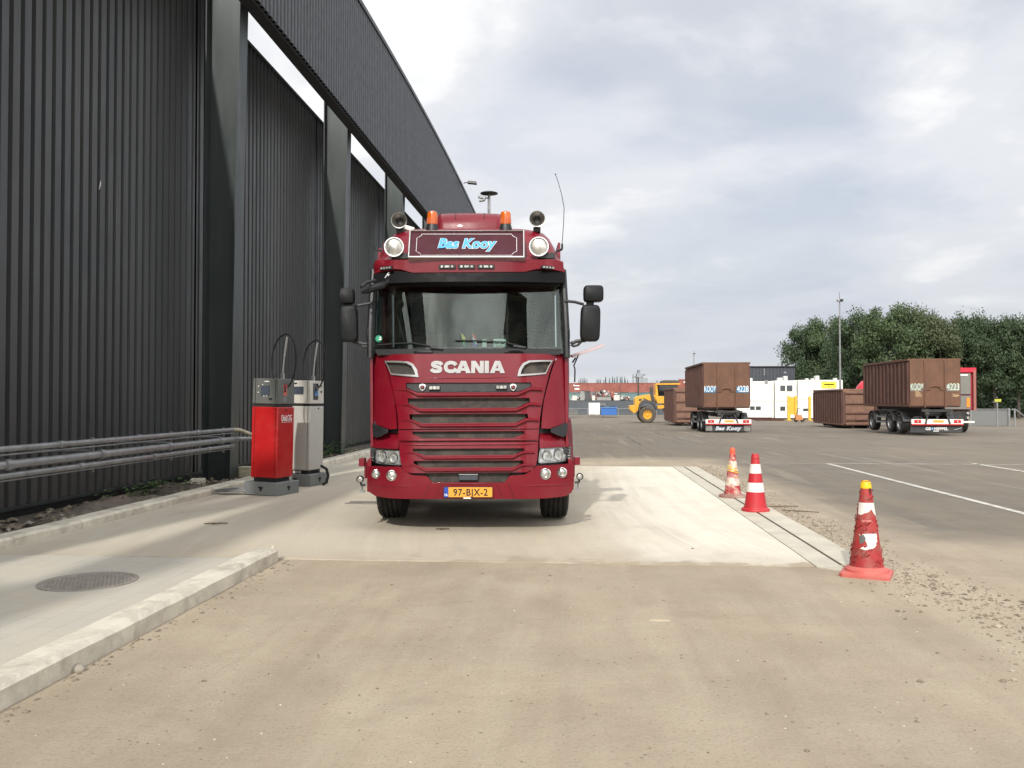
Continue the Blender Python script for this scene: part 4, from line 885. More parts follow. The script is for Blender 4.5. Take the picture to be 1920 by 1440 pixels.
# marker box and small work lamp at each bumper end
for s, bx, by, lx, ly in ((-1, 222, 872, 205, 990), (1, 1701, 862, 1722, 972)):
    x, z = B(bx, by, .45); mb = MB(); mb.box((x, .45, z), (.07, .16, .095)); mb.box((x-s*.04, .45, z-.1), (.03, .06, .2)); mb.build('side_step_bracket', RED, lorry, bevel=.006)
    x, z = B(lx, ly, .4); mb = MB(); mb.lathe([(.042, .05), (.044, .0), (.040, -.008), (.033, -.006), (.031, .01)], (x, .38, z), 'y', 24); mb.lathe([(.042, .05), (.02, .075), (.001, .08)], (x, .38, z), 'y', 20); mb.tube([(x, .42, z-.03), (x-s*.01, .42, z-.07), (x-s*.06, .42, z-.075)], .015, 8); w = mb.build('work_lamp', BLK, lorry)
    mb = MB(); mb.lathe([(.034, .002), (.02, -.004), (.001, -.006)], (x, .38, z), 'y', 20); mb.build('lens', LENSR, w)
    mb = MB(); mb.tube([(x-s*.02, .43, z-.07), (x-s*.02, .43, z-.14)], .012, 6); mb.box((x-s*.02, .43, z-.15), (.06, .03, .03)); mb.build('bracket', GALV, w)

# --- windscreen
gz0, gz1 = A(0, 1282, .15)[1], A(0, 800, .32)[1]
gl_o = [(-1.155, gz0), (1.155, gz0), (1.165, gz0+.3), (1.15, gz1), (-1.15, gz1), (-1.165, gz0+.3)]
ws = sheet('windscreen', gl_o, ygl, .006, GLASS, lorry, step=.08, sharp=60)
inner = [(-1.10, gz0+.055), (-.9, gz0+.045), (.9, gz0+.045), (1.10, gz0+.055), (1.105, gz0+.3), (1.09, gz1-.06), (-1.09, gz1-.06), (-1.105, gz0+.3)]
sheet('frit_band', [(-1.175, gz0-.03), (1.175, gz0-.03), (1.18, gz0+.3), (1.165, gz1+.05), (-1.165, gz1+.05), (-1.18, gz0+.3)], lambda x, z: ygl(x, z)-.004+.01, .01, GBLK, ws, [inner], .08)
SH('wiper_cowl', [B(290, 84), B(1622, 80), B(1600, 122), B(310, 126)], lambda x, z: ygl(x, 2.13)-.02, .10, BLK, bevel=.01)
def stroke(name, pts, r, mat, par, dyf, n=6):
    mb = MB(); mb.tube([(x, dyf(x, z), z) for x, z in dens_open(pts, .08)], r, n); return mb.build(name, mat, par)
on_glass = lambda x, z: ygl(x, z)-.025
for a in (((310, 1240), (430, 1233), (560, 1228), (770, 1268)), ((860, 1211), (1000, 1214), (1200, 1224), (1345, 1258))):
    w = stroke('wiper', [A(x, y, .15) for x, y in a[:3]]+[A(*a[3], .12)], .009, BLK, lorry, on_glass)
    mb = MB(); q = A(*a[3], .12); mb.tube([(q[0]-.14, ygl(q[0], q[1])-.045, q[1]+.012), (q[0], ygl(*q)-.04, q[1]-.005), (q[0]+.02, ygl(*q), q[1]-.03)], .016, 8); mb.build('wiper_arm', BLK, w)
for (x0, x1) in ((560, 700), (1200, 1340)):
    SH('cowl_grip', [B(x0, 104), B(x0+30, 94), B(x1-30, 94), B(x1, 104), B(x1-10, 112), B(x0+10, 112)], lambda x, z: ygl(x, 2.13)-.045, .04, GBLK, bevel=.004)
mb = MB(); q = A(330, 1195, .16)
mb.lathe([(.042, -.001), (.041, -.003), (.001, -.003)], (q[0], ygl(*q)-.002, q[1]), 'y', 24); gs = mb.build('green_sticker', mk('sticker_green', (.02, .30, .16), .5), ws, sharp=0)
mb = MB(); mb.box((q[0], ygl(*q)-.007, q[1]-.008), (.04, .002, .014)); mb.box((q[0], ygl(*q)-.007, q[1]+.016), (.018, .002, .018)); mb.build('sticker_print', WL, gs)
# --- pillars, side walls, doors, back wall, floor
for s in (-1, 1):
    mb = MB(); mb.tube([(s*1.185, .30, gz0-.08), (s*1.185, .315, 2.4), (s*1.175, .40, 2.8), (s*1.165, .48, 3.16)], .045, 10, rad2=.06, up=(1, 0, 0)); mb.build('front_pillar', BLK, lorry)
    def wallpoly(poly, name, x, t, mat, par, holes=()):
        o = sheet(name, poly, lambda u, z: 0, t, mat, par, holes, .3)
        me = o.data
        for v in me.vertices: v.co = Vector((s*(x+v.co.y-(0 if s > 0 else 0)), v.co.x, v.co.z))
        if s < 0: me.flip_normals()
        return o
    dw = [(.62, 2.12), (1.42, 2.12), (1.42, 2.95), (.62, 2.86), (.52, 2.5)]
    door = wallpoly([(.42, .98), (1.5, .98), (1.5, 3.08), (.55, 3.08), (.40, 2.2)], 'door', 1.175, .03, RED, lorry, [dw])
    wallpoly(dw, 'door_window', 1.18, .006, GLASS, door)
    mb = MB(); mb.tube([(s*1.21, .9, 1.75), (s*1.235, .92, 1.75), (s*1.235, 1.08, 1.75), (s*1.21, 1.1, 1.75)], .012, 8); mb.build('door_handle', BLK, door)
    wallpoly([(1.51, .98), (2.25, .98), (2.25, 3.7), (1.51, 3.7)], 'sleeper_side', 1.17, .03, RED, lorry)
    wallpoly([(.50, 3.10), (1.505, 3.10), (1.505, 3.5), (.8, 3.5)], 'roof_side', 1.12, .03, RED, lorry)
    wallpoly([(.30, 1.0), (.41, 1.0), (.39, 2.2), (.32, 2.2)], 'corner_side', 1.165, .03, RED, lorry)
mb = MB(); mb.box((0, 2.24, 2.1), (2.3, .04, 2.2)); mb.build('cab_back', RED, lorry)
mb = MB(); mb.box((0, 1.25, 1.28), (2.3, 1.95, .06)); mb.build('cab_floor', BLK, lorry)
# --- roof with brow, sign, cap
def ring(hw, y0, y1, z, r, bulge=.0, n=7):
    p = []; m = 9
    for i in range(m+1):
        x = -hw+r+(2*hw-2*r)*i/m; p.append((x, y0+bulge*(x/hw)**2, z))
    for i in range(1, n): a = -pi/2+pi/2*i/n; p.append((hw-r+r*cos(a), y0+bulge*(1-r/hw)**2+r+r*sin(a), z))
    p += [(hw, y0+r+bulge, z), (hw, y1, z), (-hw, y1, z), (-hw, y0+r+bulge, z)]
    for i in range(1, n): a = pi+pi/2*i/n; p.append((-hw+r+r*cos(a), y0+bulge*(1-r/hw)**2+r+r*sin(a), z))
    return p
zb = 3.05
mb = MB(); mb.loft([ring(1.15, .30, 2.2, zb, .16, .08), ring(1.165, .24, 2.2, zb+.08, .17, .08), ring(1.165, .20, 2.2, 3.20, .18, .08), ring(1.155, .21, 2.2, 3.255, .18, .08), ring(1.14, .24, 2.22, 3.28, .18, .08), ring(1.115, .36, 2.22, 3.33, .2, .06), ring(1.075, .43, 2.22, 3.47, .22, .05), ring(1.02, .50, 2.22, 3.60, .26, .05), ring(.96, .58, 2.22, 3.68, .28, .04), ring(.86, .74, 2.22, 3.735, .28, .03), ring(.74, 1.0, 2.2, 3.765, .2, .02)])
roof = mb.build('roof', RED, lorry, sharp=50)
mb = MB(); mb.loft([ring(.455, .93, 2.2, 3.74, .12, .05), ring(.45, .94, 2.2, 3.84, .12, .05), ring(.44, .98, 2.2, 3.93, .12, .05), ring(.43, 1.10, 2.2, 4.01, .12, .05), ring(.41, 1.28, 2.2, 4.045, .12, .04), ring(.38, 1.5, 2.2, 4.06, .12, .04)])
dz = -.015; cap = mb.build('air_deflector', RED, lorry, sharp=50)
for x in (-.185, .19): mb = MB(); mb.tube([(x, .958, 3.82), (x, .985, 3.93), (x, 1.11, 4.013), (x, 1.29, 4.048)], .004, 5); mb.build('panel_gap', INKB, cap)
# black sun visor under the brow, drooping at both ends
yv = lambda x, z: .10+.20*(abs(x)/1.15)**2.2+.3*(z-3.0)
vp = [(272, 730), (430, 716), (500, 726), (560, 742), (950, 742), (1340, 736), (1400, 722), (1470, 712), (1628, 718), (1630, 790), (1600, 800), (950, 806), (300, 806), (272, 796)]
SH('sun_visor', [A(x, y, .12) for x, y in vp], yv, .05, VIS, bevel=.01)
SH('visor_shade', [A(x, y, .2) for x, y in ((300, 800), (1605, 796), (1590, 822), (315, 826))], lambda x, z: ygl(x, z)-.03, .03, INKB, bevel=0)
def yr(x, z): return .175+.085*(x/1.15)**2+ (max(0, abs(x)-.97)*.95)**1.4
bp = [(276, 732), (300, 690), (296, 655), (360, 645), (950, 655), (1560, 642), (1615, 650), (1618, 690), (1630, 722), (1480, 706), (1420, 712), (1340, 732), (950, 738), (560, 738), (480, 714), (420, 708)]
brow = SH('brow', [A(x, y, .17) for x, y in bp], yr, .06, bevel=.012)
for (x0, x1, y0, y1, k) in ((745, 862, 684, 714, 3), (880, 998, 684, 714, 3), (1014, 1132, 684, 714, 3), (322, 426, 690, 716, 4), (1450, 1558, 688, 712, 4)):
    a = A(x0, y1, .16); b = A(x1, y0, .16); cx, cz = (a[0]+b[0])/2, (a[1]+b[1])/2; w, h = b[0]-a[0], b[1]-a[1]; y = yr(cx, cz)-.004; sl = Matrix.Rotation(.17*cx+(.38*(1 if cx > 0 else -1) if abs(cx) > .8 else 0), 3, 'Z')
    mb = MB(); mb.box((cx, y, cz), (w, .03, h), sl); q = mb.build('light_cluster', BLK, brow, bevel=.004)
    for j in range(k):
        u = (j-(k-1)/2)*w/(k+.3); mb = MB(); pos = Vector((cx, y, cz))+sl @ Vector((u, -.018, 0)); mb.box(pos, (w/(k+1)*(.72 if k == 4 else (1.1 if j == 1 else .55)), .01, h*.5), sl); mb.build('lens', LENSR, q, bevel=.002)
# roof sign
sg = A(939, 546, .24); sw, shh = (1337-543)/589.2*1.022, (645-452)/589.2*1.045
tilt = Matrix.Rotation(-.42, 3, 'X'); sc = Vector((sg[0], .225, sg[1]))
def SP(x, y, z): return sc+tilt @ Vector((x, y, z))
hgt = shh/cos(.42)
mb = MB(); mb.box(SP(0, .05, 0), (sw, .09, hgt), tilt); sign = mb.build('roof_sign', REDM, lorry, bevel=.006)
for (x, z, w, h) in ((-sw/2, 0, .016, hgt+.02), (sw/2, 0, .016, hgt+.02), (0, -hgt/2, sw+.02, .022), (0, hgt/2, sw+.02, .006)):
    mb = MB(); mb.box(SP(x, .03, z), (w, .10, h), tilt); mb.build('sign_frame', SILV, sign, bevel=.004)
hx, hz, nn = sw/2-.085, hgt/2-.035, .055
bl = [(-hx+nn, hz), (hx-nn, hz), (hx-nn, hz-.015), (hx-nn*.6, hz-nn*.7), (hx, hz-nn), (hx, -hz+nn), (hx-nn*.6, -hz+nn*.7), (hx-nn, -hz+.015), (hx-nn, -hz), (-hx+nn, -hz), (-hx+nn, -hz+.015), (-hx+nn*.6, -hz+nn*.7), (-hx, -hz+nn), (-hx, hz-nn), (-hx+nn*.6, hz-nn*.7), (-hx+nn, hz-.015), (-hx+nn, hz)]
mb = MB(); mb.tube([SP(x, .004, z) for x, z in bl], .0035, 4); mb.build('sign_border', WL, sign)
lettering('sign_lettering', 'Bas Kooy', .130, CYAN, sign, lambda p: SP(p.x+.008, p.y-.006, p.z+.012), bold=.034, shear=.22, ext=.005, space=1.03, wd=.70)
lettering('sign_lettering_outline', 'Bas Kooy', .130, WL, sign, lambda p: SP(p.x+.008, p.y+.002, p.z+.012), sx='last', bold=.066, shear=.22, ext=.006, space=1.03)
mb = MB(); mb.box((0, .30, 3.22), (sw*.96, .12, .03)); mb.build('sign_bracket', BLK, sign)
# round spot lamps either side of the sign
for lx, ly in ((435, 563), (1440, 560)):
    x, z = A(lx, ly, .2); r = .118
    mb = MB(); mb.lathe([(.001, .12), (.06, .11), (r*.92, .05), (r, .02), (r*1.03, 0), (r*1.0, -.012), (r*.9, -.012), (r*.88, .004)], (x, .20, z), 'y', 36); q = mb.build('spot_lamp', CHR, lorry)
    mb = MB(); mb.lathe([(r*.9, .006), (r*.6, -.012), (.001, -.018)], (x, .20, z), 'y', 36); mb.build('lens', LENSR, q)
    mb = MB(); mb.box((x+(.1 if x > 0 else .06), .26, z-.10), (.2, .05, .07)); mb.tube([(x, .24, z-.1), (x, .3, z-.2)], .015, 6); mb.build('bracket', BLK, q, bevel=.006)
# air horns
for hx_, hy_ in ((473, 382), (1428, 372)):
    x, z = A(hx_, hy_, .6); mb = MB()
    mb.lathe([(.001, .42), (.018, .42), (.022, .2), (.035, .1), (.065, .03), (.098, 0), (.100, -.006), (.092, -.004), (.058, .04), (.03, .11), (.015, .2), (.001, .22)], (x, .55, z), 'y', 32); q = mb.build('air_horn', mk('dull_horn_metal', (.28, .27, .25), .38, .9, .15, 8), lorry)
    mb = MB(); mb.cyl((x, .70, z-.03), (x, .70, z-.16), .02, n=10); mb.box((x, .68, z-.115), (.09, .1, .06)); mb.build('stand', BLK, q, bevel=.005)
    mb = MB(); mb.lathe([(.029, .112), (.001, .114)], (x, .55, z), 'y', 20); mb.build('horn_throat', INKB, q, sharp=0)
# amber beacons
for bx in (702, 1210):
    x, _ = A(bx, 400, .75); z0, zt = 3.675, 3.95
    mb = MB(); mb.lathe([(.086, z0-.02), (.086, z0+.035), (.072, z0+.09), (.067, z0+.108), (.001, z0+.108)], (x, .72, 0), 'z', 28); q = mb.build('beacon', BLK, lorry)
    m2, nt2, b2 = (None, None, None)
    mb = MB(); mb.lathe([(.066, z0+.10), (.069, z0+.115), (.066, z0+.235), (.058, z0+.262), (.03, z0+.276), (.001, z0+.278)], (x, .72, 0), 'z', 28); mb.build('amber_dome', ORANGE, q)
    mb = MB()
    for k in range(28): a = 2*pi*k/28; mb.cyl((x+.0690*cos(a), .72+.0690*sin(a), z0+.115), (x+.0675*cos(a), .72+.0675*sin(a), z0+.18), .0022, n=4)
    mb.build('dome_ribs', mk('deep_amber', (.45, .07, .01), .3, coat=.5), q)
# aerial and small roof fittings
x, z = A(1602, 578, .6); mb = MB(); pts = [A(*p, .6) for p in ((1602, 578), (1602, 540), (1612, 400), (1616, 290), (1600, 200), (1575, 110), (1556, 55))]
mb.tube([(p[0], .6, p[1]) for p in pts[:2]], .013, 8); mb.tube([(p[0], .6, p[1]) for p in pts[1:]], .0045, 6, rs=[1, 1, 1, .9, .8, .8]); mb.lathe([(.001, .012), (.010, 0), (.001, -.012)], (pts[-1][0], .6, pts[-1][1]), 'z', 8); mb.tube([(x-.06, .62, z-.02), (x, .6, z)], .016, 8); mb.build('aerial', BLK, lorry)
x, z = A(303, 585, .5); mb = MB(); mb.tube([(x+.08, .52, z), (x, .5, z+.0), (x, .5, z+.05)], .012, 6); mb.build('roof_hook', BLK, lorry)
x, z = A(545, 430, .9); mb = MB(); mb.box((x, .9, z-.02), (.13, .16, .06), Matrix.Rotation(.3, 3, 'Y')); mb.build('satellite_puck', WHITE, lorry, bevel=.012)
mb = MB(); q = A(378, 745, .12); yy = yv(*q)-.004   # small white animal-like line sticker kept as a plain mark
mb.tube([(q[0]-.03, yy, q[1]-.035), (q[0]+.0, yy-.002, q[1]+.01), (q[0]+.02, yy, q[1]+.035)], .006, 5); mb.tube([(q[0]+.0, yy-.002, q[1]+.01), (q[0]+.022, yy, q[1]-.035)], .005, 5); mb.tube([(q[0]-.012, yy, q[1]+.0), (q[0]+.03, yy, q[1]+.005)], .005, 5); mb.build('visor_sticker', WL, lorry)
# --- mirrors
def rbox(cx, cy, cz, w, h, d, mat, name, par, tilt=0, r=.3):
    mb = MB(); R = []; n = 20
    for k, (yy, sc_) in enumerate(((-d/2, .84), (-d/2+.010, .95), (-d*.25, 1), (d*.35, .99), (d/2, .92))):
        ringp = []
        for i in range(n):
            a = 2*pi*i/n; c_, s_ = cos(a), sin(a); e = r*2
            X = math.copysign(abs(c_)**e, c_)*w/2*sc_; Z = math.copysign(abs(s_)**e, s_)*h/2*(sc_ if k else .86); ringp.append((X, yy, Z))
        R.append(ringp)
    mb.loft(R); o = mb.build(name, mat, par, sharp=45); o.location = (cx, cy, cz); o.rotation_euler = (0, tilt, 0); return o
MIR = mk('mirror_shell_plastic', (.012, .013, .0145), .5, 0, .2, 10, bump=.05, bscale=200, spec=.22)
for s, up_, lo_ in ((-1, (62, 165, 850, 962), (66, 187, 968, 1227)), (1, (1748, 1886, 832, 948), (1726, 1863, 966, 1222))):
    for (x0, x1, y0, y1), nm, tl in ((up_, 'wide_angle_mirror', 0), (lo_, 'main_mirror', .03*s)):
        a, b = A(x0, y1, .28), A(x1, y0, .28); rbox((a[0]+b[0])/2, .26, (a[1]+b[1])/2, b[0]-a[0], b[1]-a[1], .15, MIR, nm, lorry, tl, .19)
        mb = MB(); mb.box(((a[0]+b[0])/2, .345, (a[1]+b[1])/2), ((b[0]-a[0])*.86, .006, (b[1]-a[1])*.88)); mb.build('mirror_glass', CHR, lorry)
    ua = [((165, 975), (230, 962), (290, 952)), ((1752, 962), (1690, 945), (1618, 938))][0 if s < 0 else 1]
    mb = MB(); mb.tube([(A(x, y, .33)[0], .33, A(x, y, .33)[1]) for x, y in ua], .018, 8)
    j = A(118 if s < 0 else 1795, 965, .3); mb.box((j[0], .3, j[1]), (.09, .06, .07)); mb.build('mirror_arm', BLK, lorry); mb = MB()
    la = [((150, 1222), (200, 1232), (240, 1240), (262, 1228)), ((1765, 1212), (1700, 1218), (1672, 1232), (1662, 1222))][0 if s < 0 else 1]
    mb.tube([(A(x, y, .3)[0], .3, A(x, y, .3)[1]) for x, y in la], .022, 8)
    lb = [((200, 1236), (232, 1258), (262, 1250)), ((1735, 1218), (1710, 1245), (1680, 1252), (1662, 1240))][0 if s < 0 else 1]
    mb.tube([(A(x, y, .3)[0], .3, A(x, y, .3)[1]) for x, y in lb], .016, 8); mb.build('mirror_arm', BLK, lorry)
    x, z = A(262 if s < 0 else 1638, 1170, .3); mb = MB(); mb.box((x, .33, z), (.06, .12, .15)); mb.build('mirror_hinge', BLK, lorry, bevel=.02)
# front mirror hanging from the visor corner
a, b = A(210, 893, .05), A(388, 812, .05)
mb = MB(); mb.tube([(a[0]+.01, .02, a[1]+.02), (a[0]+.1, -.02, a[1]+.035), ((a[0]+b[0])/2, -.03, (a[1]+b[1])/2), (b[0]-.03, -.0, b[1]-.03), (b[0]+.0, .03, b[1]-.01)], .045, 12, rad2=.03, up=(0, 0, 1), rs=[.35, .8, 1, .9, .4]); mb.build('front_mirror', MIR, lorry)
mb = MB(); p0 = A(285, 800, .1); mb.tube([(p0[0]+.02, .2, p0[1]+.02), (p0[0]-.07, .08, p0[1]-.02), (p0[0]-.12, .02, p0[1]-.08)], .022, 8); mb.build('front_mirror_arm', BLK, lorry); mb = MB(); mb.tube([(b[0]-.02, .03, b[1]-.03), (b[0]+.0, .12, b[1]+.04)], .014, 8); mb.build('front_mirror_arm', BLK, lorry)
# --- cab interior
mb = MB(); mb.prism([(.40, 1.35), (.36, 2.12), (.46, 2.19), (.85, 2.16), (.92, 2.0), (.92, 1.35)], -1.04, 1.04, 'yz'); mb.build('dashboard', DASH, lorry, bevel=.03)
for sx_ in (-.62, .58):
    mb = MB(); mb.box((sx_, 1.45, 1.72), (.52, .5, .16)); mb.build('seat', FABRIC, lorry, bevel=.05)
    mb = MB(); mb.box((sx_, 1.72, 2.12), (.5, .16, .72), Matrix.Rotation(-.12, 3, 'X')); mb.box((sx_, 1.77, 2.58), (.28, .12, .2)); mb.build('seat_back', FABRIC, lorry, bevel=.05)
mb = MB(); cw = Vector((.58, .98, 2.16)); rw = Matrix.Rotation(.9, 3, 'X')
mb.tube([cw+rw @ Vector((.23*cos(2*pi*i/32), .23*sin(2*pi*i/32), 0)) for i in range(33)], .014, 8, ends=False); mb.box(cw, (.16, .1, .04), rw); mb.box(cw, (.42, .04, .02), rw); mb.tube([cw, cw+rw @ Vector((0, 0, -.3))], .04, 8); mb.build('steering_wheel', BLK, lorry)
mb = MB(); mb.box((0, 1.95, 2.3), (2.2, .05, 1.4)); mb.build('sleeper_curtain', mk('curtain_cloth', (.05, .05, .055), .95, 0, .2, 5), lorry)
# the whole cab leans a touch towards the wall on its springs
for o_ in list(lorry.children):
    nm = o_.name.split('.')[0]
    if nm in ('roof', 'air_deflector', 'windscreen', 'front_pillar', 'door', 'sleeper_side', 'roof_side', 'corner_side', 'cab_back', 'seat', 'seat_back', 'beacon_', 'wiper_cowl'):
        for q_ in [o_]+list(o_.children):
            for v_ in q_.data.vertices: v_.co.x -= .0125*max(0, v_.co.z-.9)
# --- wheels
def wheel(x, y, R=.52, w=.36, name='wheel', par=lorry, dish=1, z0=0):
    s = 1 if x > 0 else -1
    h = bpy.data.objects.new(name, None); COL.objects.link(h); h.parent = par; h.location = (x, y, R+z0)
    prof = [(.29, -w*.42), (.33, -w*.49), (.42, -w*.5), (.485, -w*.46)]
    g = []
    for k in range(5):
        u = -w*.42+k*w*.168+.018; g += [(R-.004*abs(k-2), u), (R-.004*abs(k-2), u+w*.168-.026), (R-.020, u+w*.168-.020), (R-.020, u+w*.168-.004)]
    prof += [(a*R/.52 if a < .49 else a, b) for a, b in []]+g[:-2]+[(.485, w*.46), (.42, w*.5), (.33, w*.49), (.29, w*.42)]
    mb = MB(); mb.lathe(prof, n=64, axis='x'); mb.build('tyre', RUB, h, sharp=30)
    mb = MB(); o = w*.5*s
    mb.lathe([(.295, o*.9), (.28, o*.8), (.27, o*.3), (.12, o*.25), (.11, o*.75), (.001, o*.8)], n=32, axis='x'); mb.lathe([(.295, -o*.9), (.27, -o*.6), (.001, -o*.5)], n=32, axis='x')
    for k in range(10): a = 2*pi*k/10; mb.cyl((o*.25, .165*cos(a), .165*sin(a)), (o*.38, .165*cos(a), .165*sin(a)), .016, n=6)
    mb.build('rim', GALV, h); return h
wheel(-1.07, 1.42); wheel(1.07, 1.42)
for y in (5.6, 6.95):
    for x in (-1.06, 1.06): wheel(x, y, w=.5)
mb = MB()
for x in (-.42, .42): mb.box((x, 4.3, .95), (.09, 7.6, .28))
mb.cyl((-1, 1.42, .52), (1, 1.42, .52), .06); mb.box((0, 1.2, .75), (1.0, 1.6, .4)); mb.box((0, .5, .62), (1.7, .5, .3))
for y in (5.6, 6.95): mb.cyl((-1, y, .52), (1, y, .52), .09)
for x in (-.95, .95): mb.box((x, 3.5, .7), (.5, 1.3, .55))
mb.build('chassis', CHAS, lorry, bevel=.01)
mb = MB(); mb.box((0, 1.9, .70), (1.5, 3.0, .62)); mb.box((0, 1.0, .42), (1.3, .5, .16)); mb.box((0, .75, .50), (2.1, .9, .06)); mb.build('underbody_light_block', CHAS, lorry, bevel=.02)  # solid boxes added under the cab to block light from the ground
for s_ in (-1, 1):  # flaps and long tanks, added to deepen the shade under the lorry
    mb = MB(); mb.box((s_*1.1, 2.2, .62), (.3, .04, .75)); mb.build('mud_flap', RUB, lorry); mb = MB(); mb.box((s_*1.08, 3.6, .62), (.36, 2.4, .66)); mb.build('fuel_tank', GALV if s_ > 0 else CHAS, lorry, bevel=.06)
    mb = MB(); mb.box((s_*1.08, 7.75, .55), (.5, .03, .7)); mb.build('mud_flap', RUB, lorry)
for s in (-1, 1):      # wheel arches
    mb = MB(); R = []
    for i in range(13):
        a = radians(-8+196*i/12); y, z = 1.42-.66*cos(a), .56+.66*sin(a)*1.15; yo, zo = 1.42-.70*cos(a), .56+.70*sin(a)*1.15
        R.append([(s*.92, y, z), (s*1.27, y, z), (s*1.285, yo, zo-.01), (s*1.26, yo, zo), (s*.92, yo, zo)])
    mb.loft(R); mb.build('wheel_arch', RED, lorry, sharp=40)
    mb = MB(); mb.box((s*1.12, .93, .72), (.28, .12, .5)); mb.box((s*1.05, .55, .95), (.3, .5, .08)); mb.build('step', BLK, lorry, bevel=.01)
# hooklift frame lying on the chassis
HK = mk('hooklift_grey', (.09, .09, .095), .5, 0, .2, 5)
mb = MB(); mb.box((-.3, 5, 1.2), (.12, 5.6, .2)); mb.box((.3, 5, 1.2), (.12, 5.6, .2)); mb.box((0, 2.75, 1.6), (.3, .3, 1.0)); mb.tube([(0, 2.7, 2.1), (0, 2.6, 2.35), (0, 2.75, 2.5), (0, 2.9, 2.35)], .05, 8); mb.build('hooklift_arm', HK, lorry, bevel=.01)
# raised locker flap on the right flank with its stay
p0, p1 = B(1668, 150, 1.9), B(1890, 62, 1.9)
mb = MB(); mb.add([(p0[0], 1.75, p0[1]+.02), (p1[0], 1.75, p1[1]+.0), (p1[0], 2.2, p1[1]+.035), (p0[0], 2.2, p0[1]+.055), (p0[0], 1.75, p0[1]-.01), (p1[0], 1.75, p1[1]-.03), (p1[0], 2.2, p1[1]+.005), (p0[0], 2.2, p0[1]+.025)], [(0, 1, 2, 3), (7, 6, 5, 4), (0, 4, 5, 1), (1, 5, 6, 2), (2, 6, 7, 3), (3, 7, 4, 0)])
fl = mb.build('locker_flap', mk('dusty_pink_flap', (.55, .45, .46), .5, 0, .1, 4, dirt=(.3, .06, .07), dirt_amt=.4), lorry, bevel=.004)
mb = MB(); q = [B(x, y, 1.9) for x, y in ((1715, 130), (1682, 205), (1690, 230), (1688, 320))]; mb.tube([(a, 1.9, b) for a, b in q], .010, 6); q = [B(x, y, 1.9) for x, y in ((1695, 150), (1672, 185))]; mb.tube([(a, 1.9, b) for a, b in q], .012, 6); mb.build('stay', BLK, fl)
# --- loose things on the dashboard
def onl(x, y, dy): a, b = A(x, y, dy); return lorry.matrix_basis @ Vector((a, dy, b))
lorry_m = Matrix.Translation(lorry.location) @ Matrix.Rotation(YAW, 4, 'Z')
def lw(v): return lorry_m @ Vector(v)
def dash_obj(mb, name, mat, pos, label, cat):
    o = mb.build(name, mat); o.location = lw(pos); o.rotation_euler.z = YAW; return tag(o, label, cat)
DZ = 2.19; DY = .62
def flag(ix, cols, label, lean):
    x = A(ix, 1100, DY)[0]; t = thing('table_flag', label, 'flag', lw((x, DY, DZ)), YAW)
    mb = MB(); mb.tube([(0, 0, 0), (lean, 0, .24)], .005, 6); mb.build('pole', CHR, t)
    for k, c_ in enumerate(cols):
        mb = MB(); n = len(cols); a0, a1 = .22-.15*k/n, .22-.15*(k+1)/n
        def P(u, z): return (lean*z/.24+u, .02*sin(u*40), z-u*1.1)
        mb.add([P(0, a0), P(.05, a0), P(.05, a1), P(0, a1), (P(0, a0)[0], .003, P(0, a0)[2]), (P(.05, a0)[0], .012, P(.05, a0)[2]), (P(.05, a1)[0], .012, P(.05, a1)[2]), (P(0, a1)[0], .003, P(0, a1)[2])], [(0, 1, 2, 3), (7, 6, 5, 4), (0, 4, 5, 1), (1, 5, 6, 2), (2, 6, 7, 3), (3, 7, 4, 0)]); mb.build('cloth_stripe', c_, t, sharp=0)
flag(985, [mk('flag_red', (.7, .03, .03), .7), WL, mk('flag_blue', (.03, .1, .5), .7)], 'small red, white and blue flag standing on the lorry dashboard', -.015)
flag(915, [mk('flag_yellow', (.75, .62, .08), .7), mk('flag_green', (.05, .3, .08), .7)], 'small yellow and green flag leaning on the lorry dashboard', -.03)
x = A(1063, 1160, DY)[0]; mb = MB(); mb.lathe([(.001, 0), (.026, 0), (.033, .13), (.001, .13)]); dash_obj(mb, 'cup', WHITE, (x, DY, DZ), 'white drinking cup on the lorry dashboard', 'cup')
x = A(943, 1170, DY)[0]; mb = MB(); mb.box((0, 0, .07), (.05, .02, .12)); mb.box((0, .01, .01), (.07, .05, .02)); dash_obj(mb, 'phone_holder', BLK, (x, DY, DZ), 'black phone holder on the lorry dashboard between flag and cup', 'phone holder')
x = A(1168, 1178, DY-.1)[0]; t = thing('toll_box', 'rounded pale toll box with black print behind the lorry windscreen', 'device', lw((x, DY-.12, DZ)), YAW)
mb = MB(); mb.box((0, 0, .075), (.16, .03, .11)); mb.build('case', mk('pale_mint_plastic', (.62, .72, .66), .4), t, bevel=.02)
mb = MB(); mb.box((-.035, -.017, .07), (.05, .003, .008)); mb.box((.035, -.017, .07), (.04, .003, .012)); mb.box((0, -.017, .045), (.09, .003, .006)); mb.build('print', INKB, t)

# ================================================================== THE FAR YARD
RUST = mk('rust_brown_paint', (.14, .066, .037), .7, 0, .14, 3, dirt=(.075, .04, .03), dirt_amt=.55, dscale=2.2, stretch=(1, 1, .6))
RUST2 = mk('dark_rust_paint', (.090, .042, .033), .75, 0, .16, 3, dirt=(.17, .09, .06), dirt_amt=.4, dscale=2.5, stretch=(1, 1, .5))
RUSTL = mk('dusty_bin_brown', (.21, .115, .078), .75, 0, .14, 3, dirt=(.09, .05, .035), dirt_amt=.55, dscale=2.5)
PBLUE = mk('blue_patch', (.05, .20, .36), .6, 0, .15, 5); PGRN = mk('grey_green_patch', (.2, .2, .17), .6, 0, .15, 5)
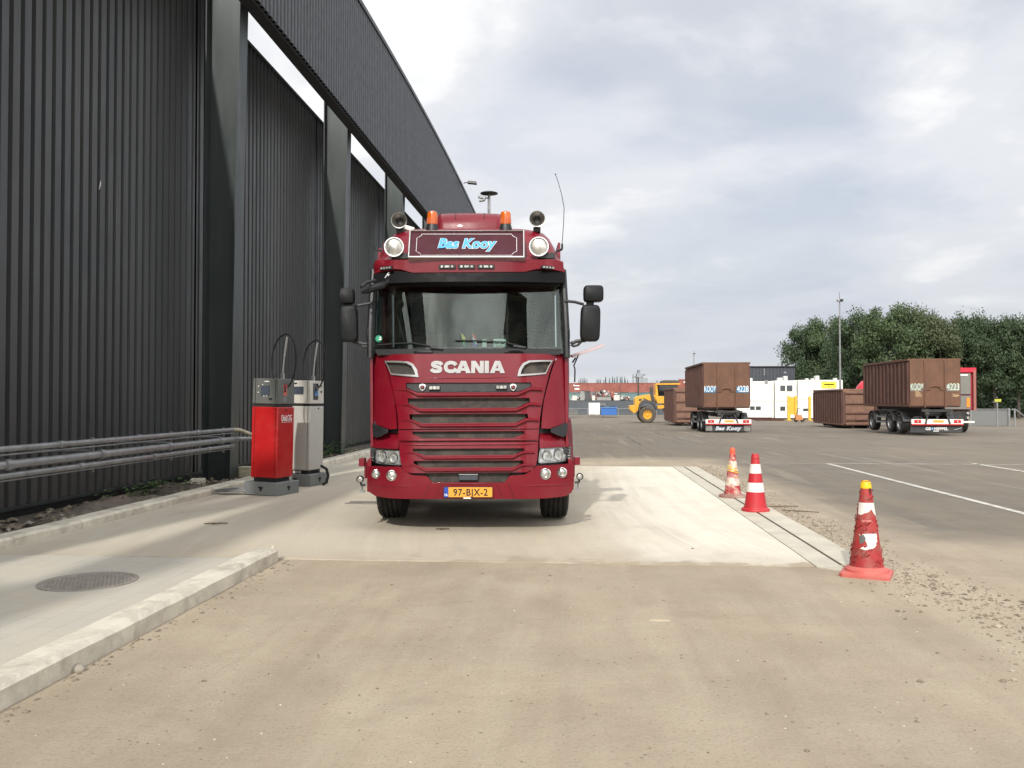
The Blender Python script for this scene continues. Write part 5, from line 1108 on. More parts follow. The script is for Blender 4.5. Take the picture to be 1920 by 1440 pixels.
# --- hooklift containers: open steel boxes with ribbed sides and a ridged rear door
def hook_container(loc, label, wd, ln, ht, col, side, ribs='side', marks=None):
    t = thing('hooklift_container', label, 'container', loc, 0, 'brown steel roll containers')
    mb = MB(); w2 = wd/2
    def wallbox(c, d): mb.box(c, d)
    mb.box((0, ln/2, .10), (wd-.04, ln, .08)); mb.box((-w2+.03, ln/2, ht/2+.08), (.06, ln-.02, ht-.16)); mb.box((w2-.03, ln/2, ht/2+.08), (.06, ln-.02, ht-.16)); mb.box((0, ln-.04, ht/2+.08), (wd-.14, .06, ht-.16))
    mb.build('body', side, t, sharp=30)
    mb = MB()
    for s in (-1, 1): mb.box((s*(w2-.0), ln/2, ht), (.13, ln+.04, .11)); mb.box((s*(w2-.02), ln/2, .14), (.1, ln+.02, .12))
    mb.box((0, ln, ht), (wd, .1, .11)); mb.box((0, 0, ht-.001), (wd-.14, .12, .11)); mb.build('top_rail', col, t, bevel=.008)
    mb = MB(); k = 13
    for i in range(k):
        y = .12+(ln-.24)*i/(k-1)
        mb.box((-(w2+.025), y, ht/2+.04), (.09, .11, ht-.34), taper=1)
    mb.build('side_ribs', side, t); mb = MB()
    for i in range(k): mb.box((w2+.025, .12+(ln-.24)*i/(k-1), ht/2+.04), (.09, .11, ht-.34), taper=1)
    mb.build('side_ribs', side, t)
    mb = MB(); mb.box((0, -.02, ht/2+.06), (wd-.02, .07, ht-.12)); d = mb.build('rear_door', col, t, bevel=.01)
    if ribs == 'side':
        mb = MB()
        for x in (-wd*.205, wd*.195): mb.tube([(x, -.06, ht-.03), (x, -.10, ht-.12), (x, -.07, ht*.5), (x, -.085, .02)], .035, 6)
        mb.build('locking_bars', col, d)
        mb = MB(); z = ht*.405; mb.tube([(-.27, -.08, z-.03), (-.22, -.1, z+.07), (-.1, -.11, z+.12), (.1, -.11, z+.12), (.22, -.1, z+.07), (.27, -.08, z-.03)], .03, 6); mb.box((-.42, -.07, z-.03), (.42, .05, .09)); mb.box((.40, -.07, z-.03), (.3, .05, .09)); mb.build('door_latch', col, d)
        for i, (tx, xx) in enumerate((('KOOY', -wd*.355), (marks[0], wd*.355))):
            zz = ht*.445
            if marks[1] is not None: mb = MB(); mb.box((xx, -.0585, zz-.05), (wd*.265, .006, .33)); mb.build('painted_patch', marks[1], d)
            lettering('door_lettering', tx, .33, marks[2], d, lambda p: Vector((p.x+xx, -.064+p.y, p.z+zz)), bold=.0, ext=.004, wd=wd*(.255 if tx == 'KOOY' else .25))
        for (xx, zz, r) in ((-wd*.39, ht*.24, .14), (wd*.42, ht*.28, .13)):
            if marks[0] == '4223':
                mb = MB()
                for q in range(5): a = .1+q*.33; mb.prism([(xx, zz), (xx+.30*cos(a-.10), zz+.30*sin(a-.1)), (xx+.34*cos(a), zz+.34*sin(a)), (xx+.28*cos(a+.12), zz+.28*sin(a+.12))] if xx < 0 else [(xx-.1+.16*cos(q*1.25), zz+.12*sin(q*1.25)), (xx+.05+.18*cos(q*1.25+.9), zz+.13*sin(q*1.25+.9)), (xx+.02, zz)], -.062-.0004*q, -.058, 'xz')
                mb.build('worn_emblem', mk('worn_tan_print', (.36, .24, .13), .7, 0, .2, 8), d)
    else:
        mb = MB()
        for z in (.42, ht*.36, ht*.62, ht-.25): mb.box((-wd*.06, -.09, z), (wd*.78, .09, .10), taper=.9)
        mb.box((-w2+.1, -.085, ht/2), (.12, .08, ht-.3)); mb.box((w2-.30, -.10, ht/2), (.16, .12, ht-.2)); mb.box((w2-.08, -.09, ht/2), (.14, .1, ht-.2))
        mb.build('door_ribs', side, d, bevel=.01)
        mb = MB(); mb.tube([(-.4, -.1, .5), (-.4, -.16, .42), (.35, -.16, .42), (.35, -.1, .5)], .035, 6); mb.box((w2-.35, -.14, ht*.83), (.5, .06, .08)); mb.build('door_latch', side, d)
    mb = MB()
    for x in (-.5, .5): mb.box((x, ln/2, -.02), (.12, ln-.3, .2))
    for x in (-.5, .5): mb.cyl((x-.1, .35, -.05), (x+.1, .35, -.05), .09, n=12); mb.cyl((x-.1, ln-.6, -.05), (x+.1, ln-.6, -.05), .09, n=12)
    mb.build('skid_rails', CHAS, t); return t
# --- trailers
STRW = mk('marker_white', (.75, .73, .68), .5, 0, .05, 4)
def trailer(loc, label, text, white_text, ln, stripe):
    t = thing('container_trailer', label, 'trailer', loc, 0, 'trailers carrying brown containers')
    mb = MB()
    for x in (-.5, .5): mb.box((x, ln/2-.1, 1.0), (.14, ln, .24))
    for y in (.4, 2.2, 4.4, ln-.6): mb.box((0, y, .98), (1.1, .12, .18))
    mb.build('chassis_frame', CHAS, t, bevel=.01)
    for y in (1.5, 2.85, 5.6):
        for x in (-1.08, 1.08): wheel(x, y, R=.5, w=.36, par=t)
        mb = MB(); mb.cyl((-1, y, .5), (1, y, .5), .07); mb.build('axle', CHAS, t)
        for s in (-1, 1):
            mb = MB(); R = []
            for i in range(9): a = radians(10+160*i/8); R.append([(s*.92, y-.56*cos(a), .5+.58*sin(a)), (s*1.27, y-.56*cos(a), .5+.58*sin(a)), (s*1.27, y-.59*cos(a), .5+.61*sin(a)), (s*.92, y-.59*cos(a), .5+.61*sin(a))])
            mb.loft(R); mb.build('mudguard', mk('dark_mudguard', (.05, .05, .052), .4, 0, .1, 4, coat=.3), t, sharp=40)
    mb = MB()
    for s in (-1, 1): mb.box((s*1.22, 4.2, .80), (.04, 1.5, .09)); mb.box((s*1.22, 4.2, .52), (.04, 1.5, .09)); mb.box((s*1.2, 4.9, .68), (.05, .07, .5)); mb.box((s*1.2, 3.5, .68), (.05, .07, .5))
    mb.build('side_guard', GALV, t)
    for x in (-.6, .6): mb = MB(); mb.cyl((x-.0, 4.2, .62), (x+.0, 4.75, .62), .2, n=16); mb.build('tank', GALV, t)
    mb = MB(); mb.box((0, -.05, .62), (2.48, .10, .24)); bar = mb.build('rear_light_bar', STRW, t, bevel=.01)
    mb = MB(); mb.box((0, -.06, .475), (2.48, .10, .05)); mb.build('reflector_strip', LAMPRED, bar)
    for s in (-1, 1): mb = MB(); mb.box((s*.95, -.105, .63), (.34, .02, .16)); mb.build('tail_lamp', LAMPRED, bar, bevel=.01); mb = MB(); mb.box((s*.95, -.12, .63), (.06, .01, .09)); mb.build('reverse_lamp', LENSR, bar)
    mb = MB(); mb.box((.04, -.105, .64), (.50, .014, .11)); pp = mb.build('number_plate', PLATE, t); lettering('characters', 'OP-18-KX', .07, INKB, pp, lambda p: Vector((p.x+.04, p.y-.1125, p.z+.64)), sx=.85, ext=.001) if False else None
    for s in (-1, 1):
        mb = MB(); mb.add([(s*.46, -.16, .56), (s*.54, -.16, .56), (s*.36, -.10, 1.02), (s*.28, -.10, 1.02), (s*.46, -.12, .56), (s*.54, -.12, .56), (s*.36, -.06, 1.02), (s*.28, -.06, 1.02)] if stripe else [(s*.62, -.16, .52), (s*.54, -.16, .52), (s*.40, -.10, 1.05), (s*.48, -.10, 1.05), (s*.62, -.12, .52), (s*.54, -.12, .52), (s*.40, -.06, 1.05), (s*.48, -.06, 1.05)], [(0, 1, 2, 3), (7, 6, 5, 4), (0, 4, 5, 1), (1, 5, 6, 2), (2, 6, 7, 3), (3, 7, 4, 0)]); mb.build('tilt_strut', CHAS, t)
    mb = MB(); mb.box((0, -.04, 1.16), (1.5, .2, .12)); mb.box((-.5, .0, 1.1), (.2, .3, .3)); mb.box((.5, .0, 1.1), (.2, .3, .3)); mb.build('rear_crossbeam', CHAS, t, bevel=.01)
    mb = MB(); mb.box((0, .04, .26), (2.5, .02, .36)); fl = mb.build('mud_flap', mk('flap_black', (.03, .033, .036), .7, 0, .15, 5, dirt=(.12, .11, .09), dirt_amt=.3), t, bevel=.004)
    if white_text:
        lettering('flap_lettering', text, .19, WL, fl, lambda p: Vector((p.x-.02, .028+p.y, p.z+.25)), sx=1.12, bold=.05, shear=.25, ext=.003, space=1.15)
        lettering('flap_lettering_core', text, .19, mk('pale_blue_letter', (.25, .36, .5), .5), fl, lambda p: Vector((p.x-.02, .0235+p.y, p.z+.25)), sx=1.12, bold=.0, shear=.25, ext=.003, space=1.15)
        for s in (-1, 1):
            mb = MB(); mb.box((s*1.04, .022, .26), (.34, .012, .30)); mb.build('corner_guard', mk('worn_grey_rubber', (.22, .22, .20), .8, 0, .25, 6), fl)
    else:
        lettering('flap_lettering', 'GS', .13, WL, fl, lambda p: Vector((p.x-.40, .028+p.y, p.z+.27)), sx=1.15, bold=.03, ext=.003)
        lettering('flap_lettering', 'MEPPEL', .13, WL, fl, lambda p: Vector((p.x+.22, .028+p.y, p.z+.27)), sx=1.1, bold=.02, ext=.003)
        mb = MB(); st_ = []
        for i in range(10): a = pi/2+i*pi/5; r = .075 if i % 2 == 0 else .035; st_.append((-.20+r*cos(a), .27+r*sin(a)))
        mb.prism(st_, .024, .03, 'xz'); mb.build('star_mark', mk('light_blue_mark', (.2, .5, .8), .5), fl)
        mb = MB(); mb.box((-.02, .027, .155), (.26, .006, .04)); mb.build('small_lettering', WL, fl)
        mb = MB(); mb.tube([(.85, .028, .22), (1.0, .028, .26), (1.2, .028, .32)], .008, 4); mb.build('curved_stripe', WL, fl)
    return t
Y1, Y2 = 47.97, 43.8
X1 = 7.0+1.25; X2 = 16.5+1.22
trailer((X1+.08, Y1-.1, gz(Y1)), 'black container trailer with blue and white script on its mud flap, left of the two', 'Bas Kooy', True, 7.4, True)
hook_container((X1, Y1, gz(Y1)+1.30), 'brown roll container lettered KOOY 4228 standing on a trailer', 2.5, 7.6, 2.55, RUST, RUST2, marks=('4228', PBLUE, WL))
trailer((X2+.05, Y2-.1, gz(Y2)+.08), 'black container trailer with GS MEPPEL on its mud flap, right of the two', '', False, 7.0, False)
hook_container((X2, Y2, gz(Y2)+1.36), 'brown roll container lettered KOOY 4223 standing on a trailer', 2.42, 6.7, 2.42, RUST, RUST2, marks=('4223', PGRN, mk('pale_green_letter', (.55, .62, .52), .6)))
hook_container((7.39+1.2, 65.75, gz(65.75)+.16), 'dark brown roll container on the ground between the yellow loader and trailer', 2.4, 7.0, 2.68, RUSTL, RUST2, ribs='rear')
hook_container((17.66+1.2, 58.3, gz(58.3)+.14), 'brown ribbed roll container on the ground in front of the white cabins', 2.4, 7.0, 2.45, RUSTL, RUST2, ribs='rear')
# --- tipper lorry half hidden behind the right-hand container
t = thing('tipper_lorry', 'grey and red tipper body standing behind the container marked 4223', 'lorry', (20.5, 48.3, gz(48.3)))
GREYP = mk('tipper_grey', (.19, .185, .165), .5, 0, .1, 3, dirt=(.1, .09, .08), dirt_amt=.3)
mb = MB(); mb.box((0, 3.2, 2.35), (2.42, 6.2, 2.2)); mb.build('body', mk('tipper_red', (.35, .02, .035), .5, 0, .1, 3), t, bevel=.03)
mb = MB(); mb.box((-.1, .02, 2.70), (2.1, .08, 1.15)); mb.build('tailgate_upper', GREYP, t, bevel=.01)
mb = MB(); mb.box((-.1, .02, 1.68), (2.1, .08, .75)); mb.build('tailgate_lower', GREYP, t, bevel=.01)
mb = MB(); mb.box((0, .0, 3.45), (2.46, .14, .26)); mb.build('top_beam', mk('bright_red_beam', (.5, .015, .04), .5), t, bevel=.01)
mb = MB(); mb.box((1.14, -.02, 2.35), (.14, .12, 2.2)); mb.build('corner_post', mk('faded_red', (.30, .11, .09), .6, 0, .2, 6), t)
mb = MB(); mb.box((.80, -.04, 1.68), (.17, .02, .5)); mb.build('orange_panel', mk('orange_panel', (.85, .26, .02), .5), t)
mb = MB(); mb.box((.55, -.03, 3.18), (.5, .01, .07)); mb.build('pale_strip', WL, t)
mb = MB(); mb.box((-.12, -.2, .62), (2.3, .1, .10)); mb.build('rear_bar', STRW, t)
mb = MB(); mb.box((0, 3, .95), (1.6, 6, .5)); mb.build('chassis_frame', CHAS, t)
for y in (1.4, 2.8, 6.2):
    for x in (-1.0, 1.0): wheel(x, y, w=.5, par=t)
for z in (1.1, .85): mb = MB(); mb.cyl((.75, -.12, z), (.75, -.10, z), .07, n=14); mb.build('lamp', LENSR, t)
# --- red tank top seen behind the low container
p = at_y(1612, 712, 66); t = thing('tank_lorry', 'bright red rounded tank lorry top peeking over the low brown container', 'lorry', (p.x+1.6, 66, gz(66)))
mb = MB(); R = []
for i in range(9): a = pi*i/8; R.append([(-1.95+.03*i*0, -.0, 0)]*1)
mb = MB(); mb.lathe([(.001, -1.9), (.45, -1.8), (.85, -1.45), (1.0, -1.0), (1.0, 2.2), (.001, 2.5)], (0, 0, 2.55), 'x', 24); mb.build('tank', mk('bright_red_paint', (.55, .02, .04), .4, 0, .06, 3, coat=.3), t)
mb = MB(); mb.tube([(-.65, -.3, 3.3), (-.7, -.3, 3.9), (-.55, -.3, 4.05), (-.35, -.3, 3.95), (-.35, -.3, 3.4)], .08, 8); mb.build('hoop', mk('bright_red_paint', (.55, .02, .04)), t)
mb = MB(); mb.box((0, 0, 1.1), (4.2, 1.6, .5)); mb.build('chassis_frame', CHAS, t)
for x in (-1.2, 1.2):
    for y in (-.9, .9): mb = MB(); mb.cyl((x, y-.15, .5), (x, y+.15, .5), .5, n=24); mb.build('wheel', RUB, t)
# --- wheel loader
LY = 79.0; lp = at_z(1213, 790, gz(LY)); t = thing('wheel_loader', 'yellow wheel loader with a black cab roof behind the brown container', 'wheel loader', (at_y(1213, 790, LY).x, LY, gz(LY)))
YP = mk('loader_yellow', (.72, .36, .03), .45, 0, .08, 3, dirt=(.4, .24, .08), dirt_amt=.3); LG = mk('loader_grey', (.06, .06, .058), .6)
def xz(px, py): v = at_y(px, py, LY); return (v.x-t.location.x, v.z-gz(LY))
def lz(X, Y): return xz(1060+X/9.6, 680+Y/9.6)
def pan(name, pts, y0, y1, mat): mb = MB(); mb.prism([lz(*p) for p in pts], y0, y1, 'xz'); return mb.build(name, mat, t, bevel=.03)
pan('rear_counterweight', [(1150, 770), (1250, 765), (1262, 800), (1258, 905), (1215, 905), (1148, 840)], -.9, 1.3, YP)
pan('engine_hood', [(1240, 640), (1290, 605), (1500, 572), (1610, 590), (1610, 690), (1500, 690), (1400, 640), (1370, 700), (1320, 740), (1290, 880), (1250, 880)], -.85, 1.3, YP)
pan('hood_vent', [(1305, 655), (1370, 645), (1360, 680), (1310, 690)], -.88, -.8, LG)
pan('rear_mudguard', [(1315, 760), (1350, 690), (1430, 670), (1560, 690), (1620, 760), (1645, 850), (1610, 850), (1570, 770), (1520, 730), (1400, 725), (1345, 780), (1330, 860), (1305, 900)], -1.15, -.5, LG)
pan('side_panel', [(1590, 600), (1750, 605), (1770, 650), (1765, 735), (1640, 735)], -1.0, 1.3, YP)
pan('fuel_step', [(1640, 770), (1765, 765), (1770, 815), (1700, 830), (1640, 830)], -1.0, -.4, YP)
pan('cab_frame', [(1608, 395), (1640, 400), (1660, 600), (1610, 600)], -.8, 1.2, YP)
pan('cab_roof', [(1610, 378), (2050, 372), (2050, 402), (1610, 405)], -.9, 1.3, YP)
pan('roof_top', [(1715, 335), (1760, 318), (1990, 318), (2020, 340), (2020, 372), (1715, 370)], -.5, .9, LG)
pan('cab_window', [(1658, 402), (2000, 402), (2000, 600), (1668, 600)], -.7, 1.1, GBLK)
pan('front_frame', [(1760, 620), (2300, 640), (2300, 900), (1760, 880)], -.6, .9, YP)
pan('exhaust', [(1520, 430), (1570, 430), (1580, 540), (1520, 540)], -.3, .2, LG); pan('hood_neck', [(1505, 540), (1560, 540), (1600, 680), (1535, 690)], -.9, -.7, LG)
for (X, yy) in ((1458, -1.05), (1458, 1.35), (2280, -1.05), (2280, 1.35)):
    x, z = lz(X, 910); R_ = z+.0; h = bpy.data.objects.new('wheel', None); COL.objects.link(h); h.parent = t; h.location = (x, yy, .74)
    prof = [(.40, -.22), (.62, -.27), (.72, -.22), (.74, -.1), (.74, .1), (.72, .22), (.62, .27), (.40, .22)]
    mb = MB(); mb.lathe(prof, n=40, axis='y')
    for k in range(22): a = 2*pi*k/22; mb.box((.735*cos(a), -.1, .735*sin(a)), (.08, .2, .07), Matrix.Rotation(-a, 3, 'Y')); mb.box((.735*cos(a+.14), .1, .735*sin(a+.14)), (.08, .2, .07), Matrix.Rotation(-a-.14, 3, 'Y'))
    mb.build('tyre', mk('muddy_tyre', (.10, .08, .06), .9, 0, .3, 6), h); mb = MB(); mb.lathe([(.40, -.2), (.34, -.2), (.3, -.08), (.14, -.08), (.12, -.14), (.001, -.14)], n=28, axis='y'); mb.lathe([(.40, .2), (.3, .08), (.001, .08)], n=28, axis='y'); mb.build('rim', YP, h)
# --- boundary wall, rail, white box, blue skip
BY = 125.0; gb = gz(BY)
CON2 = mk('dark_blue_grey_wall', (.075, .085, .095), .7, 0, .08, .5)
a, b = at_y(1040, 0, BY).x, at_y(1290, 0, BY).x
t = thing('boundary_wall', 'long low slate-grey wall along the far side of the yard', 'wall', ((a+b)/2, BY, gb)); mb = MB(); mb.box((0, 0, 1.02), (b-a, .3, 2.04)); mb.build('wall_face', CON2, t)
mb = MB(); mb.box((0, 0, 2.06), (b-a, .36, .06)); mb.build('coping', DARK, t)
RY = 108.0; gr = gz(RY); a, b = at_y(1062, 0, RY).x, at_y(1186, 0, RY).x
t = thing('rail_fence', 'thin pale tube railing in front of the slate-grey wall', 'railing', (a, RY, gr))
mb = MB(); mb.tube([(0, 0, 1.05), (b-a, 0, 1.05)], .05, 6); mb.tube([(0, 0, .5), (b-a, 0, .5)], .02, 6); mb.build('rail', GALV, t)
for k in range(5): mb = MB(); mb.box(((b-a)*(.08+.23*k), 0, .53), (.07, .07, 1.05)); mb.build('post', GALV, t)
def bx3(name, px0, px1, py0, py1, y, dep, mat, label, cat, bev=.03, taper=1, n='body'):
    p = at_y(px0, py0, y); q = at_y(px1, py1, y); t = thing(name, label, cat, ((p.x+q.x)/2, y, q.z)); h = p.z-q.z
    mb = MB(); mb.box((0, dep/2, h/2), (q.x-p.x, dep, h), taper=taper); mb.build(n, mat, t, bevel=bev); return t, q.x-p.x, h
t, w, h = bx3('equipment_box', 1104, 1125, 755.5, 777.5, 106, 2, WHITE, 'white steel box standing before the low grey wall', 'box')
mb = MB(); mb.box((w*.5+.35, 1, h*.86), (.8, 1.6, h*.24)); mb.box((w*.5+.25, 1, h*.6), (.55, 1.2, h*.3)); mb.build('side_unit', PGREY, t, bevel=.02)
mb = MB(); mb.box((-w*.15, -.02, h*.3), (w*.4, .03, h*.5)); mb.build('door', mk('off_white_door', (.62, .62, .58), .6), t); 
t, w, h = bx3('skip', 1127, 1157, 764, 778.5, 105, 3, BLUE, 'blue steel skip beside the white box', 'skip', taper=.96)
mb = MB()
for k in range(6): mb.box((-w/2+w*(k+.5)/6, -.06, h*.5), (.08, .1, h*.85))
mb.build('ribs', BLUE, t); mb = MB(); mb.box((w*.28, 1.2, h*1.05), (w*.34, 1.4, h*.25)); mb.build('lid', mk('navy_lid', (.015, .04, .13), .5), t)
mb = MB(); mb.box((0, 0, h), (w+.1, .12, .1)); mb.build('rim', mk('skip_rim', (.1, .22, .42), .5), t)
t, w, h = bx3('tank', 1060, 1084, 769, 778, 104, 2, PGREY, 'low grey tank partly hidden by the lorry beside the railing', 'tank')
mb = MB(); mb.box((0, -.05, h), (w, .1, .08)); mb.build('rim', GALV, t)
# --- scrap and odds behind the low wall
random.seed(31); SC = [mk('scrap_white', (.55, .53, .5), .7, 0, .15, 2), mk('scrap_red', (.30, .07, .05), .7, 0, .2, 2), mk('scrap_dark', (.07, .07, .07), .7, 0, .3, 2), mk('scrap_grey', (.26, .26, .25), .7, 0, .2, 2)]
SY = 140.0; mb = MB()
for i in range(520):
    px = random.uniform(1112, 1158) if random.random() < .7 else random.uniform(1070, 1180); pk = 735+abs(px-1134)*.22; py = random.uniform(pk, 753); c = at_y(px, py, SY+random.uniform(-2, 4)); s = random.uniform(.15, .6)
    mb.box(c, (s*random.uniform(.6, 2), s, s*random.uniform(.3, 1)), Matrix.Rotation(random.uniform(0, 3), 3, 'Y') @ Matrix.Rotation(random.uniform(0, 3), 3, 'X'), mi=random.choice([0, 1, 2, 2, 3, 3]))
o = mb.build('scrap_heap', SC, sharp=0, recalc=False); tag(o, 'heap of mixed scrap showing above the low grey wall', 'scrap', kind='stuff')
for (x0, x1, y0, y1, m_, l_) in ((1073, 1082, 741, 753, 0, 'white van-like box above the wall nearest the lorry'), (1088, 1096, 733, 753, 3, 'tall pale grey crate above the low wall'), (1097, 1107, 734, 752, 2, 'dark brown crate above the low wall'), (1110, 1116, 741, 750, 0, 'small white crate left of the scrap heap'), (1119, 1146, 744, 751, 3, 'long pale trough at the foot of the scrap heap'), (1151, 1162, 740, 751, 0, 'cream square bin right of the scrap heap')):
    p = at_y(x0, y0, 134); q = at_y(x1, y1+22, 134); t = thing('crate', l_, 'crate', ((p.x+q.x)/2, 134, q.z)); mb = MB(); mb.box((0, .6, (p.z-q.z)/2), (q.x-p.x, 1.2, p.z-q.z)); mb.build('body', SC[m_], t, bevel=.03); mb = MB(); mb.box((0, .6, p.z-q.z+.04), (q.x-p.x+.1, 1.3, .08)); mb.build('rim', SC[2], t)
# --- shipping containers, two high
TER = mk('terracotta_steel', (.26, .085, .065), .6, 0, .12, .6, dirt=(.36, .15, .12), dirt_amt=.4, dscale=.6); TEAL = mk('teal_steel', (.14, .22, .22), .6, 0, .1, .6)
def ship(x, y, z, ln, ht, mat, label, marks=False):
    t = thing('shipping_container', label, 'shipping container', (x, y, z), 0, 'stacked shipping containers')
    mb = MB(); n = int(ln/.3); pr = []
    for i in range(n): u = i*.3; pr += [(u, 0), (u+.1, 0), (u+.15, .05), (u+.25, .05)]
    vs = []; 
    for u, v in pr: vs += [(u, v, .1), (u, v, ht-.1)]
    mb.add(vs, [(i*2, i*2+2, i*2+3, i*2+1) for i in range(len(pr)-1)]); mb.box((ln/2, 1.25, ht/2), (ln-.1, 2.3, ht-.1)); mb.build('sides', mat, t, sharp=0)
    mb = MB()
    for zz in (.07, ht-.07): mb.box((ln/2, .0, zz), (ln, .12, .14))
    for xx in (.07, ln-.07): mb.box((xx, .0, ht/2), (.14, .13, ht-.28))
    mb.build('corner_frame', mat, t)
    if marks:
        mb = MB(); mb.box((1.9, -.08, ht*.70), (1.2, .02, .22)); mb.box((1.9, -.08, ht*.36), (1.1, .02, .4)); mb.box((1.2, -.08, ht*.74), (.3, .02, .3)); mb.build('white_marks', WL, t)
    return t
CYY = 205.0; zt, zb_ = at_y(1100, 718, CYY).z, at_y(1100, 735.5, CYY).z; x0 = at_y(1066, 0, CYY).x
labs = ['upper terracotta shipping container with white marks, nearest the lorry', 'upper terracotta shipping container in the middle of the row', 'upper terracotta shipping container behind the loader cab']
for k in range(3): ship(x0+12.3*k, CYY, zb_, 12.2, zt-zb_, TER, labs[k], k == 0)
labs = ['lower teal shipping container behind the crates', 'lower teal shipping container behind the scrap heap', 'lower teal shipping container behind the loader hood']
for k in range(3): ship(x0+12.3*k, CYY+.2, zb_-2.6, 12.2, 2.56, TEAL, labs[k])
p = at_y(1273, 711, 190); ship(p.x, 190, p.z-2.6, 12.2, 2.6, TER, 'terracotta shipping container end just left of the container marked KOOY 4228', True)
p = at_y(1194.6, 0, 120)
t = thing('post', 'dark steel post standing in front of the stacked containers', 'post', (p.x, 120, gz(120))); mb = MB(); mb.box((0, 0, 2.6), (.18, .18, 5.2)); mb.build('shaft', CHAS, t); mb = MB(); mb.box((0, 0, 5.25), (.3, .3, .1)); mb.build('cap', CHAS, t)
# --- far silo works
t = thing('silo_tower', 'hazy grey silo works with gantries on the horizon', 'tower', (at_y(1200, 0, 320).x, 320, gz(320)))
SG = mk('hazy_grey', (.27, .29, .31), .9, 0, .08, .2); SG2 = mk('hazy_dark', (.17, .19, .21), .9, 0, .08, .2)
def sb(px0, px1, py0, py1, d, nm='block', m_=SG):
    p = at_y(px0, py0, 320); q = at_y(px1, py1, 320); mb = MB(); mb.box(((p.x+q.x)/2-t.location.x, 0, (p.z+q.z)/2-t.location.z), (q.x-p.x, d, p.z-q.z)); mb.build(nm, m_, t)
sb(1193, 1201, 700, 760, 6); sb(1186.5, 1188.5, 702, 760, 3); sb(1195, 1199.5, 694, 700.5, 4, 'head_house', SG2); sb(1201, 1214, 709, 760, 5); sb(1186, 1206, 706, 708, 2, 'gantry', SG2); sb(1204, 1210, 702, 704, 2, 'gantry', SG2)
# --- office cabins
CAB = mk('cabin_white', (.80, .80, .74), .55, 0, .03, 1, dirt=(.6, .58, .5), dirt_amt=.15); WIN = mk('cabin_window', (.04, .05, .055), .15, 0, .1, 2, coat=.5)
OY = 97.0
def oz(X, Y): return (1380+X/7.385, 670+Y/7.385)
def cabin(x0, x1, y0, y1, label, dy=0, wins=(), extra=()):
    a_ = at_y(*oz(x0, y0), OY+dy); b_ = at_y(*oz(x1, y1), OY+dy); g_ = gz(OY)+.15
    t = thing('office_cabin', label, 'site cabin', ((a_.x+b_.x)/2, OY+dy, g_), 0, 'stacked white site cabins'); w = b_.x-a_.x; h = a_.z-g_; hb = (b_.z-g_) if y1 < 840 else 0
    mb = MB(); mb.box((0, 3, (h+hb)/2), (w-.06, 6, h-hb)); mb.build('shell', CAB, t, bevel=.04)
    mb = MB(); 
    for xx in (-w/2+.06, w/2-.06): mb.box((xx, -.02, (h+hb)/2), (.12, .1, h-hb))
    for zz in (hb+.07, h-.07): mb.box((0, -.02, zz), (w-.24, .1, .14))
    mb.build('frame', WHITE, t)
    for (u0, u1, v0, v1) in wins:
        p = at_y(*oz(u0, v0), OY+dy); q = at_y(*oz(u1, v1), OY+dy); mb = MB(); mb.box(((p.x+q.x)/2-t.location.x, -.03, (p.z+q.z)/2-g_), (q.x-p.x, .05, p.z-q.z)); mb.build('window', WIN, t)
    for nm, mt, (u0, u1, v0, v1) in extra:
        p = at_y(*oz(u0, v0), OY+dy); q = at_y(*oz(u1, v1), OY+dy); mb = MB(); mb.box(((p.x+q.x)/2-t.location.x, -.06 if nm != 'roof_unit' else 1.2, (p.z+q.z)/2-g_), (q.x-p.x, .06 if nm != 'roof_unit' else .8, p.z-q.z)); mb.build(nm, mt, t, bevel=.01)
    return t
WU = mk('roof_unit_white', (.62, .62, .58), .5)
cabin(20, 520, 592, 845, 'lower white cabin behind the left trailer with two small dark windows', 0, [(195, 258, 678, 726), (275, 343, 678, 728)])
cabin(190, 520, 332, 590, 'upper white cabin beside the number 4228 container, floodlight on its edge', 0, (), [('floodlight', GALV, (398, 440, 318, 362)), ('roof_unit', WU, (210, 248, 285, 330))])
cabin(540, 838, 592, 850, 'lower white cabin with a single dark window behind the yellow frame', -.4, [(612, 680, 680, 738)])
cabin(540, 838, 322, 590, 'upper white cabin with a pair of dark windows', -.4, [(612, 680, 390, 466), (702, 780, 388, 468)], [('roof_unit', WU, (612, 668, 280, 318)), ('roof_unit', WU, (695, 738, 256, 318))])
cabin(858, 1475, 565, 855, 'lower white cabin with a slit window between the yellow frames', -.8, [(930, 1000, 708, 742)])
cabin(858, 1475, 314, 563, 'upper white cabin with a yellow sign above the low brown container', -.8, (), [('yellow_sign', mk('sign_yellow', (.85, .62, .05), .5), (1180, 1388, 340, 425)), ('sign_print', INKB, (1215, 1355, 366, 384)), ('sign_print', INKB, (1265, 1300, 396, 406)), ('roof_unit', WU, (1005, 1030, 288, 314)), ('roof_unit', WU, (1085, 1105, 288, 314)), ('roof_unit', WU, (1135, 1182, 252, 314)), ('roof_unit', WU, (1400, 1430, 285, 314))])
p = at_y(*oz(680, 200), OY+3); t = thing('roof_antenna', 'small domed device on a pole on the cabin roof with paired windows', 'antenna', (p.x, OY+3, p.z-.9)); mb = MB(); mb.cyl((0, 0, 0), (0, 0, .8), .03); mb.build('pole', CHAS, t); mb = MB(); mb.lathe([(.001, .95), (.18, .85), (.16, .72), (.001, .70)], n=14); mb.build('dome', GALV, t)
